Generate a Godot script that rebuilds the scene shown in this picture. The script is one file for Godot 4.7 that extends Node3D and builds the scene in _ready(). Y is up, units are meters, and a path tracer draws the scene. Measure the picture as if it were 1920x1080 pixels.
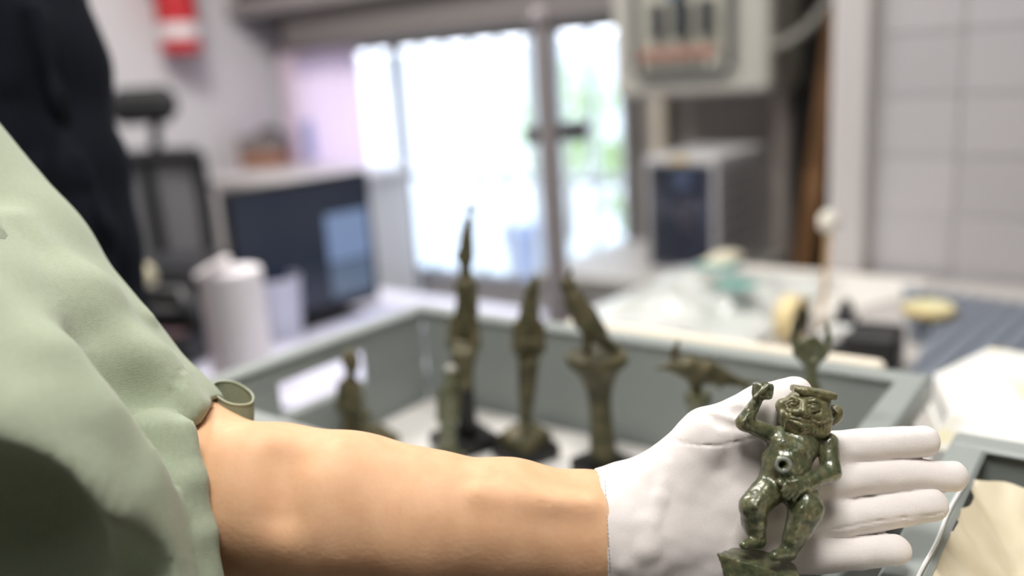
extends Node3D
# A gloved hand holds a small bronze figure over a grey crate of bronzes in a workroom.

const FPX := 1600.0
const EYE := Vector3(0, 1.29, 0)
const YAW := 37.5
const TABLE := 0.86
const RIM := 1.02
const FOAM := 0.905
var AX := Vector3(cos(deg_to_rad(YAW)), 0, sin(deg_to_rad(YAW)))
var BX := Vector3(sin(deg_to_rad(YAW)), 0, -cos(deg_to_rad(YAW)))
var RT: Vector3
var UP: Vector3
var FW: Vector3
var counts := {}
var cam: Camera3D


# ------------------------------------------------------------------ mesh collector
class M:
	var v := PackedVector3Array()
	var nr := PackedVector3Array()
	var ix := PackedInt32Array()

	func tri(a: Vector3, b: Vector3, c: Vector3, out: Vector3) -> void:
		var n := (b - a).cross(c - a)
		if n.length_squared() < 1e-20:
			return
		n = n.normalized()
		var s := v.size()
		if n.dot(out) >= 0.0:
			v.append_array([a, c, b])
		else:
			v.append_array([a, b, c])
			n = -n
		nr.append_array([n, n, n])
		ix.append_array([s, s + 1, s + 2])

	func quad(a: Vector3, b: Vector3, c: Vector3, d: Vector3, out: Vector3) -> void:
		tri(a, b, c, out)
		tri(a, c, d, out)

	func box(c: Vector3, size: Vector3, bev := 0.002, bs := Basis.IDENTITY) -> M:
		var h := size * 0.5
		var e: float = min(bev, min(h.x, min(h.y, h.z)) * 0.9)
		var P := {}
		for sx in [-1, 1]:
			for sy in [-1, 1]:
				for sz in [-1, 1]:
					var s := Vector3(sx, sy, sz)
					P[[sx, sy, sz]] = [c + bs * (s * Vector3(h.x, h.y - e, h.z - e)), c + bs * (s * Vector3(h.x - e, h.y, h.z - e)), c + bs * (s * Vector3(h.x - e, h.y - e, h.z))]
		for s in [-1, 1]:
			quad(P[[s, -1, -1]][0], P[[s, 1, -1]][0], P[[s, 1, 1]][0], P[[s, -1, 1]][0], bs.x * s)
			quad(P[[-1, s, -1]][1], P[[1, s, -1]][1], P[[1, s, 1]][1], P[[-1, s, 1]][1], bs.y * s)
			quad(P[[-1, -1, s]][2], P[[1, -1, s]][2], P[[1, 1, s]][2], P[[-1, 1, s]][2], bs.z * s)
		for s in [-1, 1]:
			for t in [-1, 1]:
				quad(P[[s, t, -1]][0], P[[s, t, 1]][0], P[[s, t, 1]][1], P[[s, t, -1]][1], bs * Vector3(s, t, 0))
				quad(P[[s, -1, t]][0], P[[s, 1, t]][0], P[[s, 1, t]][2], P[[s, -1, t]][2], bs * Vector3(s, 0, t))
				quad(P[[-1, s, t]][1], P[[1, s, t]][1], P[[1, s, t]][2], P[[-1, s, t]][2], bs * Vector3(0, s, t))
				for w in [-1, 1]:
					var p: Array = P[[s, t, w]]
					tri(p[0], p[1], p[2], bs * Vector3(s, t, w))
		return self

	func slab(poly: Array, y0: float, y1: float) -> M:  # flat polygon (Vector2 x,z) extruded in y
		var pts := PackedVector2Array(poly)
		var t := Geometry2D.triangulate_polygon(pts)
		for i in range(0, t.size(), 3):
			var q := []
			for k in 3:
				q.append(pts[t[i + k]])
			tri(Vector3(q[0].x, y1, q[0].y), Vector3(q[1].x, y1, q[1].y), Vector3(q[2].x, y1, q[2].y), Vector3.UP)
			tri(Vector3(q[0].x, y0, q[0].y), Vector3(q[1].x, y0, q[1].y), Vector3(q[2].x, y0, q[2].y), Vector3.DOWN)
		var ccw := 0.0
		for i in pts.size():
			ccw += pts[i].cross(pts[(i + 1) % pts.size()])
		for i in pts.size():
			var a := pts[i]
			var b := pts[(i + 1) % pts.size()]
			var o := Vector3(b.y - a.y, 0, a.x - b.x) * signf(ccw)
			quad(Vector3(a.x, y0, a.y), Vector3(b.x, y0, b.y), Vector3(b.x, y1, b.y), Vector3(a.x, y1, a.y), o)
		return self

	func grid(rows: Array, closed := false) -> M:  # rows of equally many points, smooth; both sides are drawn
		var s := v.size()
		var R := rows.size()
		var C: int = rows[0].size()
		for i in R:
			for j in C:
				var jp := (j + 1) % C if closed else mini(j + 1, C - 1)
				var jm := (j + C - 1) % C if closed else maxi(j - 1, 0)
				var du: Vector3 = rows[i][jp] - rows[i][jm]
				var dv: Vector3 = rows[mini(i + 1, R - 1)][j] - rows[maxi(i - 1, 0)][j]
				var n := dv.cross(du)
				v.append(rows[i][j])
				nr.append(n.normalized() if n.length_squared() > 1e-20 else Vector3.UP)
		for i in R - 1:
			for j in (C if closed else C - 1):
				var a := s + i * C + j
				var b := s + i * C + (j + 1) % C
				ix.append_array([a, b, b + C, a, b + C, a + C])
		return self

	func lathe(prof: Array, seg := 24, xf := Transform3D.IDENTITY) -> M:  # prof: Vector2(r, y) from the top down or bottom up; sharp where it bends hard
		var runs := []
		var run := [prof[0]]
		for i in range(1, prof.size()):
			run.append(prof[i])
			if i < prof.size() - 1:
				var d0: Vector2 = (prof[i] - prof[i - 1]).normalized()
				var d1: Vector2 = (prof[i + 1] - prof[i]).normalized()
				if d0.dot(d1) < 0.75:
					runs.append(run)
					run = [prof[i]]
		runs.append(run)
		for r in runs:
			var s := v.size()
			for i in r.size():
				var t: Vector2 = r[mini(i + 1, r.size() - 1)] - r[maxi(i - 1, 0)]
				var up: bool = prof[0].y > prof[-1].y
				var n2 := Vector2(-t.y, t.x) if up else Vector2(t.y, -t.x)
				for j in seg:
					var an := TAU * j / seg
					v.append(xf * Vector3(r[i].x * cos(an), r[i].y, r[i].x * sin(an)))
					var n := xf.basis.inverse().transposed() * Vector3(n2.x * cos(an), n2.y, n2.x * sin(an))
					nr.append(n.normalized())
			for i in r.size() - 1:
				for j in seg:
					var a: int = s + i * seg + j
					var b: int = s + i * seg + (j + 1) % seg
					if prof[0].y > prof[-1].y:
						ix.append_array([a, a + seg, b + seg, a, b + seg, b])
					else:
						ix.append_array([a, b + seg, a + seg, a, b, b + seg])
		return self

	func tube(path: Array, rad, seg := 10) -> M:
		var rows := []
		var t0: Vector3 = (path[1] - path[0]).normalized()
		var u := t0.cross(Vector3.UP if absf(t0.y) < 0.9 else Vector3.RIGHT).normalized()
		for i in path.size():
			var t: Vector3 = (path[mini(i + 1, path.size() - 1)] - path[maxi(i - 1, 0)]).normalized()
			u = (u - t * u.dot(t)).normalized()
			var w := t.cross(u)
			var r: float = rad[i] if rad is Array else rad
			var row := []
			for j in seg:
				var an := TAU * j / seg
				row.append(path[i] + (u * cos(an) - w * sin(an)) * r)
			rows.append(row)
		grid(rows, true)
		for e in [0, path.size() - 1]:
			var out: Vector3 = (path[0] - path[1]) if e == 0 else (path[-1] - path[-2])
			for j in seg:
				tri(path[e], rows[e][j], rows[e][(j + 1) % seg], out)
		return self

	func ball(c: Vector3, r: Vector3, seg := 16) -> M:
		var pr := []
		for i in seg / 2 + 1:
			var an := PI * i / (seg / 2)
			pr.append(Vector2(maxf(sin(an), 1e-4), cos(an)))
		return lathe(pr, seg, Transform3D(Basis.from_scale(r), c))

	func moved(t: Transform3D) -> M:
		var nb := t.basis.inverse().transposed()
		for i in v.size():
			v[i] = t * v[i]
			nr[i] = (nb * nr[i]).normalized()
		return self

	func commit() -> ArrayMesh:
		var a := []
		a.resize(Mesh.ARRAY_MAX)
		a[Mesh.ARRAY_VERTEX] = v
		a[Mesh.ARRAY_NORMAL] = nr
		a[Mesh.ARRAY_INDEX] = ix
		var m := ArrayMesh.new()
		m.add_surface_from_arrays(Mesh.PRIMITIVE_TRIANGLES, a)
		return m


# ------------------------------------------------------------------ distance field on a grid, meshed as surface nets
class Field:
	const EDGES := [[0, 1], [2, 3], [4, 5], [6, 7], [0, 2], [1, 3], [4, 6], [5, 7], [0, 4], [1, 5], [2, 6], [3, 7]]
	var o: Vector3
	var h: float
	var nx: int
	var ny: int
	var nz: int
	var d := PackedFloat32Array()
	var i0: int
	var i1: int
	var j0: int
	var j1: int
	var k0: int
	var k1: int

	func _init(lo: Vector3, hi: Vector3, cell: float) -> void:
		o = lo
		h = cell
		nx = int((hi.x - lo.x) / h) + 2
		ny = int((hi.y - lo.y) / h) + 2
		nz = int((hi.z - lo.z) / h) + 2
		d.resize(nx * ny * nz)
		d.fill(1.0)

	func span(lo: Vector3, hi: Vector3, k: float) -> void:
		var m := Vector3.ONE * (k + 2.5 * h)
		var a := (lo - m - o) / h
		var b := (hi + m - o) / h
		i0 = clampi(int(a.x), 0, nx)
		i1 = clampi(int(b.x) + 1, 0, nx)
		j0 = clampi(int(a.y), 0, ny)
		j1 = clampi(int(b.y) + 1, 0, ny)
		k0 = clampi(int(a.z), 0, nz)
		k1 = clampi(int(b.z) + 1, 0, nz)

	func cap(a: Vector3, b: Vector3, ra: float, rb: float, k := 0.0, sub := false) -> void:
		var R := Vector3.ONE * maxf(ra, rb)
		span(a.min(b) - R, a.max(b) + R, k)
		var ab := b - a
		var l2 := maxf(ab.length_squared(), 1e-12)
		var dr := rb - ra
		for kk in range(k0, k1):
			for jj in range(j0, j1):
				var q := kk * nx * ny + jj * nx
				var p := o + Vector3(i0, jj, kk) * h - a
				for ii in range(i0, i1):
					var t := clampf(p.dot(ab) / l2, 0.0, 1.0)
					var e := (p - ab * t).length() - ra - dr * t
					p.x += h
					var c := d[q + ii]
					if sub:
						var w := maxf(k - absf(c + e), 0.0)
						d[q + ii] = maxf(c, -e) + (w * w * 0.25 / k if k > 0.0 else 0.0)
					else:
						var w := maxf(k - absf(c - e), 0.0)
						d[q + ii] = minf(c, e) - (w * w * 0.25 / k if k > 0.0 else 0.0)

	func chain(ps: Array, rs, k := 0.0, sub := false) -> void:
		for i in ps.size() - 1:
			cap(ps[i], ps[i + 1], rs[i] if rs is Array else rs, rs[i + 1] if rs is Array else rs, k, sub)

	func ell(c: Vector3, r: Vector3, k := 0.0, sub := false, bs := Basis.IDENTITY) -> void:
		var R := Vector3.ONE * maxf(r.x, maxf(r.y, r.z)) if bs != Basis.IDENTITY else r
		span(c - R, c + R, k)
		var inv := bs.inverse()
		for kk in range(k0, k1):
			for jj in range(j0, j1):
				var q := kk * nx * ny + jj * nx
				var p := inv * (o + Vector3(i0, jj, kk) * h - c)
				var st := inv.x * h
				for ii in range(i0, i1):
					var u := p / r
					var g := u.length()
					var e := g * (g - 1.0) / maxf((u / r).length(), 1e-6)
					p += st
					var v := d[q + ii]
					if sub:
						var w := maxf(k - absf(v + e), 0.0)
						d[q + ii] = maxf(v, -e) + (w * w * 0.25 / k if k > 0.0 else 0.0)
					else:
						var w := maxf(k - absf(v - e), 0.0)
						d[q + ii] = minf(v, e) - (w * w * 0.25 / k if k > 0.0 else 0.0)

	func rbox(c: Vector3, half: Vector3, rnd: float, k := 0.0, sub := false, bs := Basis.IDENTITY) -> void:
		var R := Vector3.ONE * half.length()
		span(c - R, c + R, k)
		var inv := bs.inverse()
		var hh := half - Vector3.ONE * rnd
		for kk in range(k0, k1):
			for jj in range(j0, j1):
				var q := kk * nx * ny + jj * nx
				for ii in range(i0, i1):
					var u := (inv * (o + Vector3(ii, jj, kk) * h - c)).abs() - hh
					var e := u.max(Vector3.ZERO).length() + minf(maxf(u.x, maxf(u.y, u.z)), 0.0) - rnd
					var v := d[q + ii]
					if sub:
						var w := maxf(k - absf(v + e), 0.0)
						d[q + ii] = maxf(v, -e) + (w * w * 0.25 / k if k > 0.0 else 0.0)
					else:
						var w := maxf(k - absf(v - e), 0.0)
						d[q + ii] = minf(v, e) - (w * w * 0.25 / k if k > 0.0 else 0.0)

	func cut(at: Vector3, n: Vector3) -> void:  # keeps the side that n points away from
		for kk in nz:
			for jj in ny:
				var q := kk * nx * ny + jj * nx
				for ii in nx:
					var e := (o + Vector3(ii, jj, kk) * h - at).dot(n)
					if d[q + ii] < e:
						d[q + ii] = e

	func rough(fn: FastNoiseLite, amp: float, sc := Vector3.ONE) -> void:
		var lim := amp * 2.0 + 3.0 * h
		for kk in nz:
			for jj in ny:
				var q := kk * nx * ny + jj * nx
				for ii in nx:
					if absf(d[q + ii]) < lim:
						d[q + ii] += amp * fn.get_noise_3dv((o + Vector3(ii, jj, kk) * h) * sc)

	func val(p: Vector3) -> float:
		var g := (p - o) / h
		var i := clampi(int(g.x), 0, nx - 2)
		var j := clampi(int(g.y), 0, ny - 2)
		var k := clampi(int(g.z), 0, nz - 2)
		var f := g - Vector3(i, j, k)
		var q := i + nx * (j + ny * k)
		var s := nx * ny
		var a := lerpf(lerpf(d[q], d[q + 1], f.x), lerpf(d[q + nx], d[q + nx + 1], f.x), f.y)
		var b := lerpf(lerpf(d[q + s], d[q + s + 1], f.x), lerpf(d[q + s + nx], d[q + s + nx + 1], f.x), f.y)
		return lerpf(a, b, f.z)

	func net(m: M) -> M:
		var sgn := PackedByteArray()
		sgn.resize(d.size())
		for q in d.size():
			sgn[q] = 1 if d[q] < 0.0 else 0
		var id := PackedInt32Array()
		id.resize(d.size())
		id.fill(-1)
		var s := nx * ny
		for k in nz - 1:
			for j in ny - 1:
				var q := nx * (j + ny * k)
				for i in nx - 1:
					var c := sgn[q] + sgn[q + 1] + sgn[q + nx] + sgn[q + nx + 1] + sgn[q + s] + sgn[q + s + 1] + sgn[q + s + nx] + sgn[q + s + nx + 1]
					if c > 0 and c < 8:
						var e := [d[q], d[q + 1], d[q + nx], d[q + nx + 1], d[q + s], d[q + s + 1], d[q + s + nx], d[q + s + nx + 1]]
						var sum := Vector3.ZERO
						var cnt := 0
						for a in EDGES:
							var ea: float = e[a[0]]
							var eb: float = e[a[1]]
							if (ea < 0.0) != (eb < 0.0):
								var t := ea / (ea - eb)
								var pa := Vector3(a[0] & 1, (a[0] >> 1) & 1, a[0] >> 2)
								var pb := Vector3(a[1] & 1, (a[1] >> 1) & 1, a[1] >> 2)
								sum += pa.lerp(pb, t)
								cnt += 1
						var f := sum / cnt
						id[q] = m.v.size()
						var pos := o + (Vector3(i, j, k) + f) * h
						m.v.append(pos)
						var g := Vector3(lerpf(lerpf(e[1] - e[0], e[3] - e[2], f.y), lerpf(e[5] - e[4], e[7] - e[6], f.y), f.z), lerpf(lerpf(e[2] - e[0], e[3] - e[1], f.x), lerpf(e[6] - e[4], e[7] - e[5], f.x), f.z), lerpf(lerpf(e[4] - e[0], e[5] - e[1], f.x), lerpf(e[6] - e[2], e[7] - e[3], f.x), f.y))
						m.nr.append(g.normalized() if g.length_squared() > 0.0 else Vector3.UP)
					q += 1
		for k in range(1, nz - 1):
			for j in range(1, ny - 1):
				var q := nx * (j + ny * k) + 1
				for i in range(1, nx - 1):
					var a := sgn[q]
					if sgn[q + 1] != a:
						_quad(m, id[q], id[q - nx], id[q - nx - s], id[q - s], a == 1)
					if sgn[q + nx] != a:
						_quad(m, id[q], id[q - s], id[q - 1 - s], id[q - 1], a == 1)
					if sgn[q + s] != a:
						_quad(m, id[q], id[q - 1], id[q - 1 - nx], id[q - nx], a == 1)
					q += 1
		return m

	func _quad(m: M, a: int, b: int, c: int, e: int, flip: bool) -> void:
		if a < 0 or b < 0 or c < 0 or e < 0:
			return
		if flip:
			m.ix.append_array([a, c, b, a, e, c])
		else:
			m.ix.append_array([a, b, c, a, c, e])


# ------------------------------------------------------------------ pixels, places, things
func ray(x: float, y: float) -> Vector3:
	return FW + RT * ((x - 960.0) / FPX) - UP * ((y - 540.0) / FPX)


func P(x: float, y: float, dep: float) -> Vector3:
	return EYE + ray(x, y) * dep


func on_y(x: float, y: float, h: float) -> Vector3:
	var r := ray(x, y)
	return EYE + r * ((h - EYE.y) / r.y)


func on_b(x: float, y: float, b: float) -> Vector3:
	var r := ray(x, y)
	return EYE + r * (b / r.dot(BX))


func on_z(x: float, y: float, z: float) -> Vector3:
	var r := ray(x, y)
	return EYE + r * ((z - EYE.z) / r.z)


func V(a: float, b: float, y: float) -> Vector3:
	return AX * a + BX * b + Vector3(0, y, 0)


func ab(p: Vector3) -> Vector2:
	return Vector2(p.dot(AX), p.dot(BX))


func numbered(called: String) -> String:
	var n: int = counts.get(called, 0)
	counts[called] = n + 1
	return called if n == 0 else "%s_%03d" % [called, n]


func thing(called: String, label: String, category: String, at := Vector3.ZERO, turn := 0.0, group := "") -> Node3D:
	var o := Node3D.new()
	o.name = numbered(called)
	o.position = at
	o.rotation.y = turn
	add_child(o)
	tag(o, label, category, group)
	return o


func tag(o: Node3D, label: String, category: String, group := "") -> void:
	o.set_meta("label", label)
	o.set_meta("category", category)
	if group:
		o.set_meta("group", group)


func part(called: String, m, mt: Material, to: Node3D, at := Vector3.ZERO, label := "") -> MeshInstance3D:
	var o := MeshInstance3D.new()
	o.name = called
	o.mesh = m.commit() if m is M else m
	o.material_override = mt
	o.position = at
	if label:
		o.set_meta("label", label)
	to.add_child(o, true)
	return o


func solo(called: String, m, mt: Material, label: String, category: String, at := Vector3.ZERO, turn := 0.0, group := "") -> MeshInstance3D:
	var o := MeshInstance3D.new()
	o.name = numbered(called)
	o.mesh = m.commit() if m is M else m
	o.material_override = mt
	o.position = at
	o.rotation.y = turn
	add_child(o)
	tag(o, label, category, group)
	return o


func struct(called: String, m, mt: Material, to: Node3D = null, at := Vector3.ZERO, turn := 0.0) -> MeshInstance3D:
	var o := MeshInstance3D.new()
	o.name = called
	o.mesh = m.commit() if m is M else m
	o.material_override = mt
	o.position = at
	o.rotation.y = turn
	if to:
		to.add_child(o, true)
	else:
		add_child(o, true)
		o.set_meta("kind", "structure")
	return o


func C8(r: int, g: int, b: int) -> Color:
	return Color8(r, g, b)


func mat(c: Color, rough := 0.6, metal := 0.0, spec := 0.5) -> StandardMaterial3D:
	var m := StandardMaterial3D.new()
	m.albedo_color = c
	m.roughness = rough
	m.metallic = metal
	m.metallic_specular = spec
	return m


func noise_tex(freq: float, ramp: Gradient, oct := 4, seed_ := 1, size := 256, kind := FastNoiseLite.TYPE_SIMPLEX_SMOOTH) -> NoiseTexture2D:
	var n := FastNoiseLite.new()
	n.noise_type = kind
	n.frequency = freq
	n.fractal_octaves = oct
	n.seed = seed_
	var t := NoiseTexture2D.new()
	t.width = size
	t.height = size
	t.seamless = true
	t.noise = n
	if ramp:
		t.color_ramp = ramp
	return t


func grad(stops: Array) -> Gradient:
	var g := Gradient.new()
	g.offsets = PackedFloat32Array(stops.map(func(s): return s[0]))
	g.colors = PackedColorArray(stops.map(func(s): return s[1]))
	return g


func tri_mat(m: StandardMaterial3D, tex: Texture2D, scale: float, bump: Texture2D = null, bump_cm := 0.0) -> StandardMaterial3D:
	m.uv1_triplanar = true
	m.uv1_scale = Vector3.ONE * scale
	if tex:
		m.albedo_texture = tex
		m.albedo_color = Color.WHITE
	if bump:
		m.heightmap_enabled = true
		m.heightmap_texture = bump
		m.heightmap_scale = bump_cm
	return m


func fnoise(freq: float, oct := 3, seed_ := 5) -> FastNoiseLite:
	var n := FastNoiseLite.new()
	n.noise_type = FastNoiseLite.TYPE_SIMPLEX_SMOOTH
	n.frequency = freq
	n.fractal_octaves = oct
	n.seed = seed_
	return n


# ------------------------------------------------------------------ the scene
var TURN := -deg_to_rad(YAW)
var bronze: StandardMaterial3D
var bronze_dark: StandardMaterial3D
var bronze_brown: StandardMaterial3D
var grey_plastic: StandardMaterial3D
var white_paint: StandardMaterial3D
var black_plastic: StandardMaterial3D


func _ready() -> void:
	seed(7)
	set_camera()
	set_light()
	make_materials()
	build_room()
	build_outside()
	build_tables()
	build_crates()
	build_bronzes()
	build_worktop_things()
	build_desk_things()
	build_people()
	build_statuette()


func set_camera() -> void:
	var pitch := atan(390.0 / FPX)
	var roll := deg_to_rad(3.6)
	var r := Vector3.RIGHT
	var f := Vector3(0, -sin(pitch), -cos(pitch))
	var u := r.cross(f)
	RT = r * cos(roll) - u * sin(roll)
	UP = r * sin(roll) + u * cos(roll)
	FW = f
	cam = Camera3D.new()
	cam.name = "camera"
	add_child(cam)
	cam.transform = Transform3D(Basis(RT, UP, -FW), EYE)
	var at := CameraAttributesPhysical.new()
	at.frustum_focal_length = 12.0 * FPX / 540.0
	at.frustum_focus_distance = 0.458
	at.frustum_near = 0.02
	at.frustum_far = 200.0
	at.exposure_aperture = 2.55
	cam.attributes = at
	cam.current = true


func set_light() -> void:
	var we := WorldEnvironment.new()
	we.name = "environment"
	var e := Environment.new()
	e.background_mode = Environment.BG_SKY
	var sky := Sky.new()
	var sm := ProceduralSkyMaterial.new()
	sm.sky_top_color = C8(186, 206, 236)
	sm.sky_horizon_color = C8(235, 240, 248)
	sm.ground_bottom_color = C8(150, 150, 145)
	sm.ground_horizon_color = C8(215, 220, 225)
	sm.sky_energy_multiplier = 2.35
	sm.ground_energy_multiplier = 1.5
	sky.sky_material = sm
	e.sky = sky
	e.tonemap_mode = Environment.TONE_MAPPER_LINEAR
	e.tonemap_exposure = 1.0
	e.sdfgi_enabled = true
	e.ssao_enabled = true
	e.ssil_enabled = true
	we.environment = e
	add_child(we)
	# the room's ceiling panels
	var n := 0
	for s in [[-0.05, 0.0, 3.1], [-1.95, 1.1, 5.0], [-0.4, -1.5, 0.15], [-0.75, 1.3, 1.2]]:
		var fit := thing("ceiling_light", ["square white ceiling light panel above the gloved hand", "square white ceiling light panel above the white desk", "square white ceiling light panel behind the photographer", "square white ceiling light panel in front of the tiled wall"][n], "ceiling light", V(s[0], s[1], 2.7), TURN, "ceiling light panels")
		n += 1
		part("frame", M.new().box(Vector3(0, -0.012, 0), Vector3(0.64, 0.024, 0.64), 0.004), mat(C8(235, 235, 235), 0.4), fit)
		var glow := mat(C8(250, 250, 250), 0.5)
		glow.emission_enabled = true
		glow.emission = C8(255, 252, 246)
		glow.emission_energy_multiplier = 1.2
		part("diffuser", M.new().box(Vector3(0, -0.026, 0), Vector3(0.58, 0.008, 0.58), 0.002), glow, fit)
		var l := AreaLight3D.new()
		l.name = "panel_light"
		l.area_size = Vector2(0.58, 0.58)
		l.light_energy = s[2]
		l.light_color = Color(1.0, 0.985, 0.965)
		l.area_range = 12.0
		l.shadow_enabled = true
		l.rotation_degrees.x = -90
		l.position.y = -0.04
		fit.add_child(l)


func make_materials() -> void:
	bronze = mat(Color.WHITE, 0.32, 0.2, 0.6)
	tri_mat(bronze, noise_tex(0.02, grad([[0.0, C8(48, 55, 38)], [0.34, C8(72, 80, 56)], [0.52, C8(96, 103, 75)], [0.64, C8(98, 88, 58)], [0.76, C8(138, 144, 114)], [0.86, C8(82, 91, 67)], [1.0, C8(58, 66, 46)]]), 4, 3), 26.0, noise_tex(0.035, null, 4, 9), 0.018)
	bronze.clearcoat_enabled = true
	bronze.clearcoat = 0.5
	bronze.clearcoat_roughness = 0.2
	bronze_brown = mat(Color.WHITE, 0.4, 0.2, 0.5)
	tri_mat(bronze_brown, noise_tex(0.02, grad([[0.0, C8(62, 64, 44)], [0.34, C8(96, 98, 68)], [0.55, C8(118, 116, 82)], [0.68, C8(112, 98, 64)], [0.8, C8(148, 150, 120)], [1.0, C8(78, 84, 58)]]), 4, 6), 34.0, bronze.heightmap_texture, 0.018)
	bronze_brown.clearcoat_enabled = true
	bronze_brown.clearcoat = 0.3
	bronze_brown.clearcoat_roughness = 0.28
	bronze_dark = mat(Color.WHITE, 0.5, 0.25, 0.45)
	tri_mat(bronze_dark, noise_tex(0.02, grad([[0.0, C8(46, 46, 32)], [0.4, C8(80, 78, 56)], [0.6, C8(100, 96, 70)], [0.8, C8(88, 72, 50)], [1.0, C8(116, 120, 92)]]), 4, 13), 9.0)
	grey_plastic = mat(C8(146, 153, 150), 0.42)
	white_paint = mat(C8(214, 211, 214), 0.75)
	black_plastic = mat(C8(24, 25, 28), 0.45)


func rm(called: String, c: Vector3, size: Vector3, m: Material, bev := 0.0) -> MeshInstance3D:  # a box of the setting, c = (a, y, b)
	return struct(called, M.new().box(Vector3.ZERO, size, bev), m, null, V(c.x, c.z, c.y), TURN)


func build_room() -> void:
	var fl := tri_mat(mat(Color.WHITE, 0.5), noise_tex(0.02, grad([[0.0, C8(92, 88, 84)], [1.0, C8(116, 112, 106)]]), 4, 21), 1.2)
	rm("floor", Vector3(-0.55, -0.05, 0.25), Vector3(6.0, 0.1, 5.3), fl)
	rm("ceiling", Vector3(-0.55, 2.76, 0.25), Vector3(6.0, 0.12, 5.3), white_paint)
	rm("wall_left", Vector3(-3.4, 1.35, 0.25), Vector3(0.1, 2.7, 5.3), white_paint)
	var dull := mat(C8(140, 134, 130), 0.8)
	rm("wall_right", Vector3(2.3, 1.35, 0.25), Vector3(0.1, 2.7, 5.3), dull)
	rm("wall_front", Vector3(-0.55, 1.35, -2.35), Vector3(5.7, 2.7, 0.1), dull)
	# window wall: an opening from a -3.26 to -1.46, y 0.44 to 1.5
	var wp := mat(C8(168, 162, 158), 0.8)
	var bw := 2.75
	var wb := Node3D.new()
	wb.name = "wall_back"
	wb.position = V(-0.55, bw, 0)
	wb.rotation.y = TURN
	add_child(wb)
	wb.set_meta("kind", "structure")
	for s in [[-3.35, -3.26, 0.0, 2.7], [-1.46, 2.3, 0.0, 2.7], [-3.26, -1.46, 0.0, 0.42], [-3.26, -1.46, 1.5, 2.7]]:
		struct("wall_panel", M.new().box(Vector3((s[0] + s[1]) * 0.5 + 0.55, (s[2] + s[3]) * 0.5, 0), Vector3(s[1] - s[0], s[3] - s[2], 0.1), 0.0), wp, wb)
	# the window
	var w := Node3D.new()
	w.name = "window_1"
	w.position = V(-2.36, 2.70, 0.44)
	w.rotation.y = TURN
	add_child(w)
	w.set_meta("kind", "structure")
	var fm := mat(C8(120, 116, 114), 0.5, 0.2)
	struct("sill", M.new().box(Vector3(0, 0.0, 0.04), Vector3(1.84, 0.05, 0.2), 0.006), mat(C8(124, 118, 114), 0.6), w)
	struct("frame", M.new().box(Vector3(-0.875, 0.53, 0), Vector3(0.05, 1.04, 0.07), 0.005).box(Vector3(0.875, 0.53, 0), Vector3(0.05, 1.04, 0.07), 0.005).box(Vector3(0, 1.03, 0), Vector3(1.8, 0.05, 0.07), 0.005).box(Vector3(0, 0.045, 0), Vector3(1.8, 0.05, 0.07), 0.005), fm, w)
	struct("mullion", M.new().box(Vector3(-0.255, 0.53, 0.0), Vector3(0.035, 1.0, 0.06), 0.004), fm, w)
	struct("mullion", M.new().box(Vector3(0.50, 0.53, 0.0), Vector3(0.04, 1.0, 0.06), 0.004), fm, w)
	var glass := mat(Color(0.95, 0.98, 1.0, 0.06), 0.02)
	glass.transparency = BaseMaterial3D.TRANSPARENCY_ALPHA
	for g in [[-0.85, -0.275], [-0.235, 0.478], [0.522, 0.85]]:
		struct("pane", M.new().box(Vector3((g[0] + g[1]) * 0.5, 0.535, 0.0), Vector3(g[1] - g[0], 0.94, 0.004), 0.0), glass, w)
	# roller-shutter box over the window, with the ledge above it
	rm("trim_1", Vector3(-2.02, 1.55, 2.60), Vector3(2.1, 0.16, 0.22), mat(C8(118, 113, 112), 0.7), 0.01)
	rm("trim_2", Vector3(-2.2, 1.66, 2.57), Vector3(2.3, 0.07, 0.30), mat(C8(150, 145, 145), 0.7), 0.008)
	# tiled partition at the right with its pale edge strip
	rm("wall_tiled", Vector3(0.86, 1.35, 1.90), Vector3(2.78, 2.7, 0.18), mat(C8(172, 168, 168), 0.8))
	rm("trim_3", Vector3(-0.50, 1.35, 1.89), Vector3(0.075, 2.7, 0.206), mat(C8(196, 192, 192), 0.5), 0.008)
	var wt: Node3D = get_node("wall_tiled")
	var tiles := [mat(C8(186, 183, 187), 0.2), mat(C8(182, 179, 183), 0.22), mat(C8(189, 186, 190), 0.18)]
	var tm := M.new().box(Vector3.ZERO, Vector3(0.1425, 0.1135, 0.012), 0.0016).commit()
	var rng := RandomNumberGenerator.new()
	rng.seed = 4
	for i in 11:
		for j in 12:
			part("tile", tm, tiles[rng.randi() % 3], wt, Vector3(-1.32 + 0.012 + 0.0725 + i * 0.145 + 0.0, 0.574 + 0.058 + j * 0.116 - 1.35 - 0.058 + rng.randf() * 0.0006, 0.088 + rng.randf() * 0.0008))
	# near-black panel behind the partition; the unlit niche's shade is put into its colour
	rm("niche_shade_4", Vector3(-0.65, 1.35, 2.66), Vector3(0.50, 2.7, 0.05), mat(C8(26, 24, 22), 0.8), 0.003)


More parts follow.
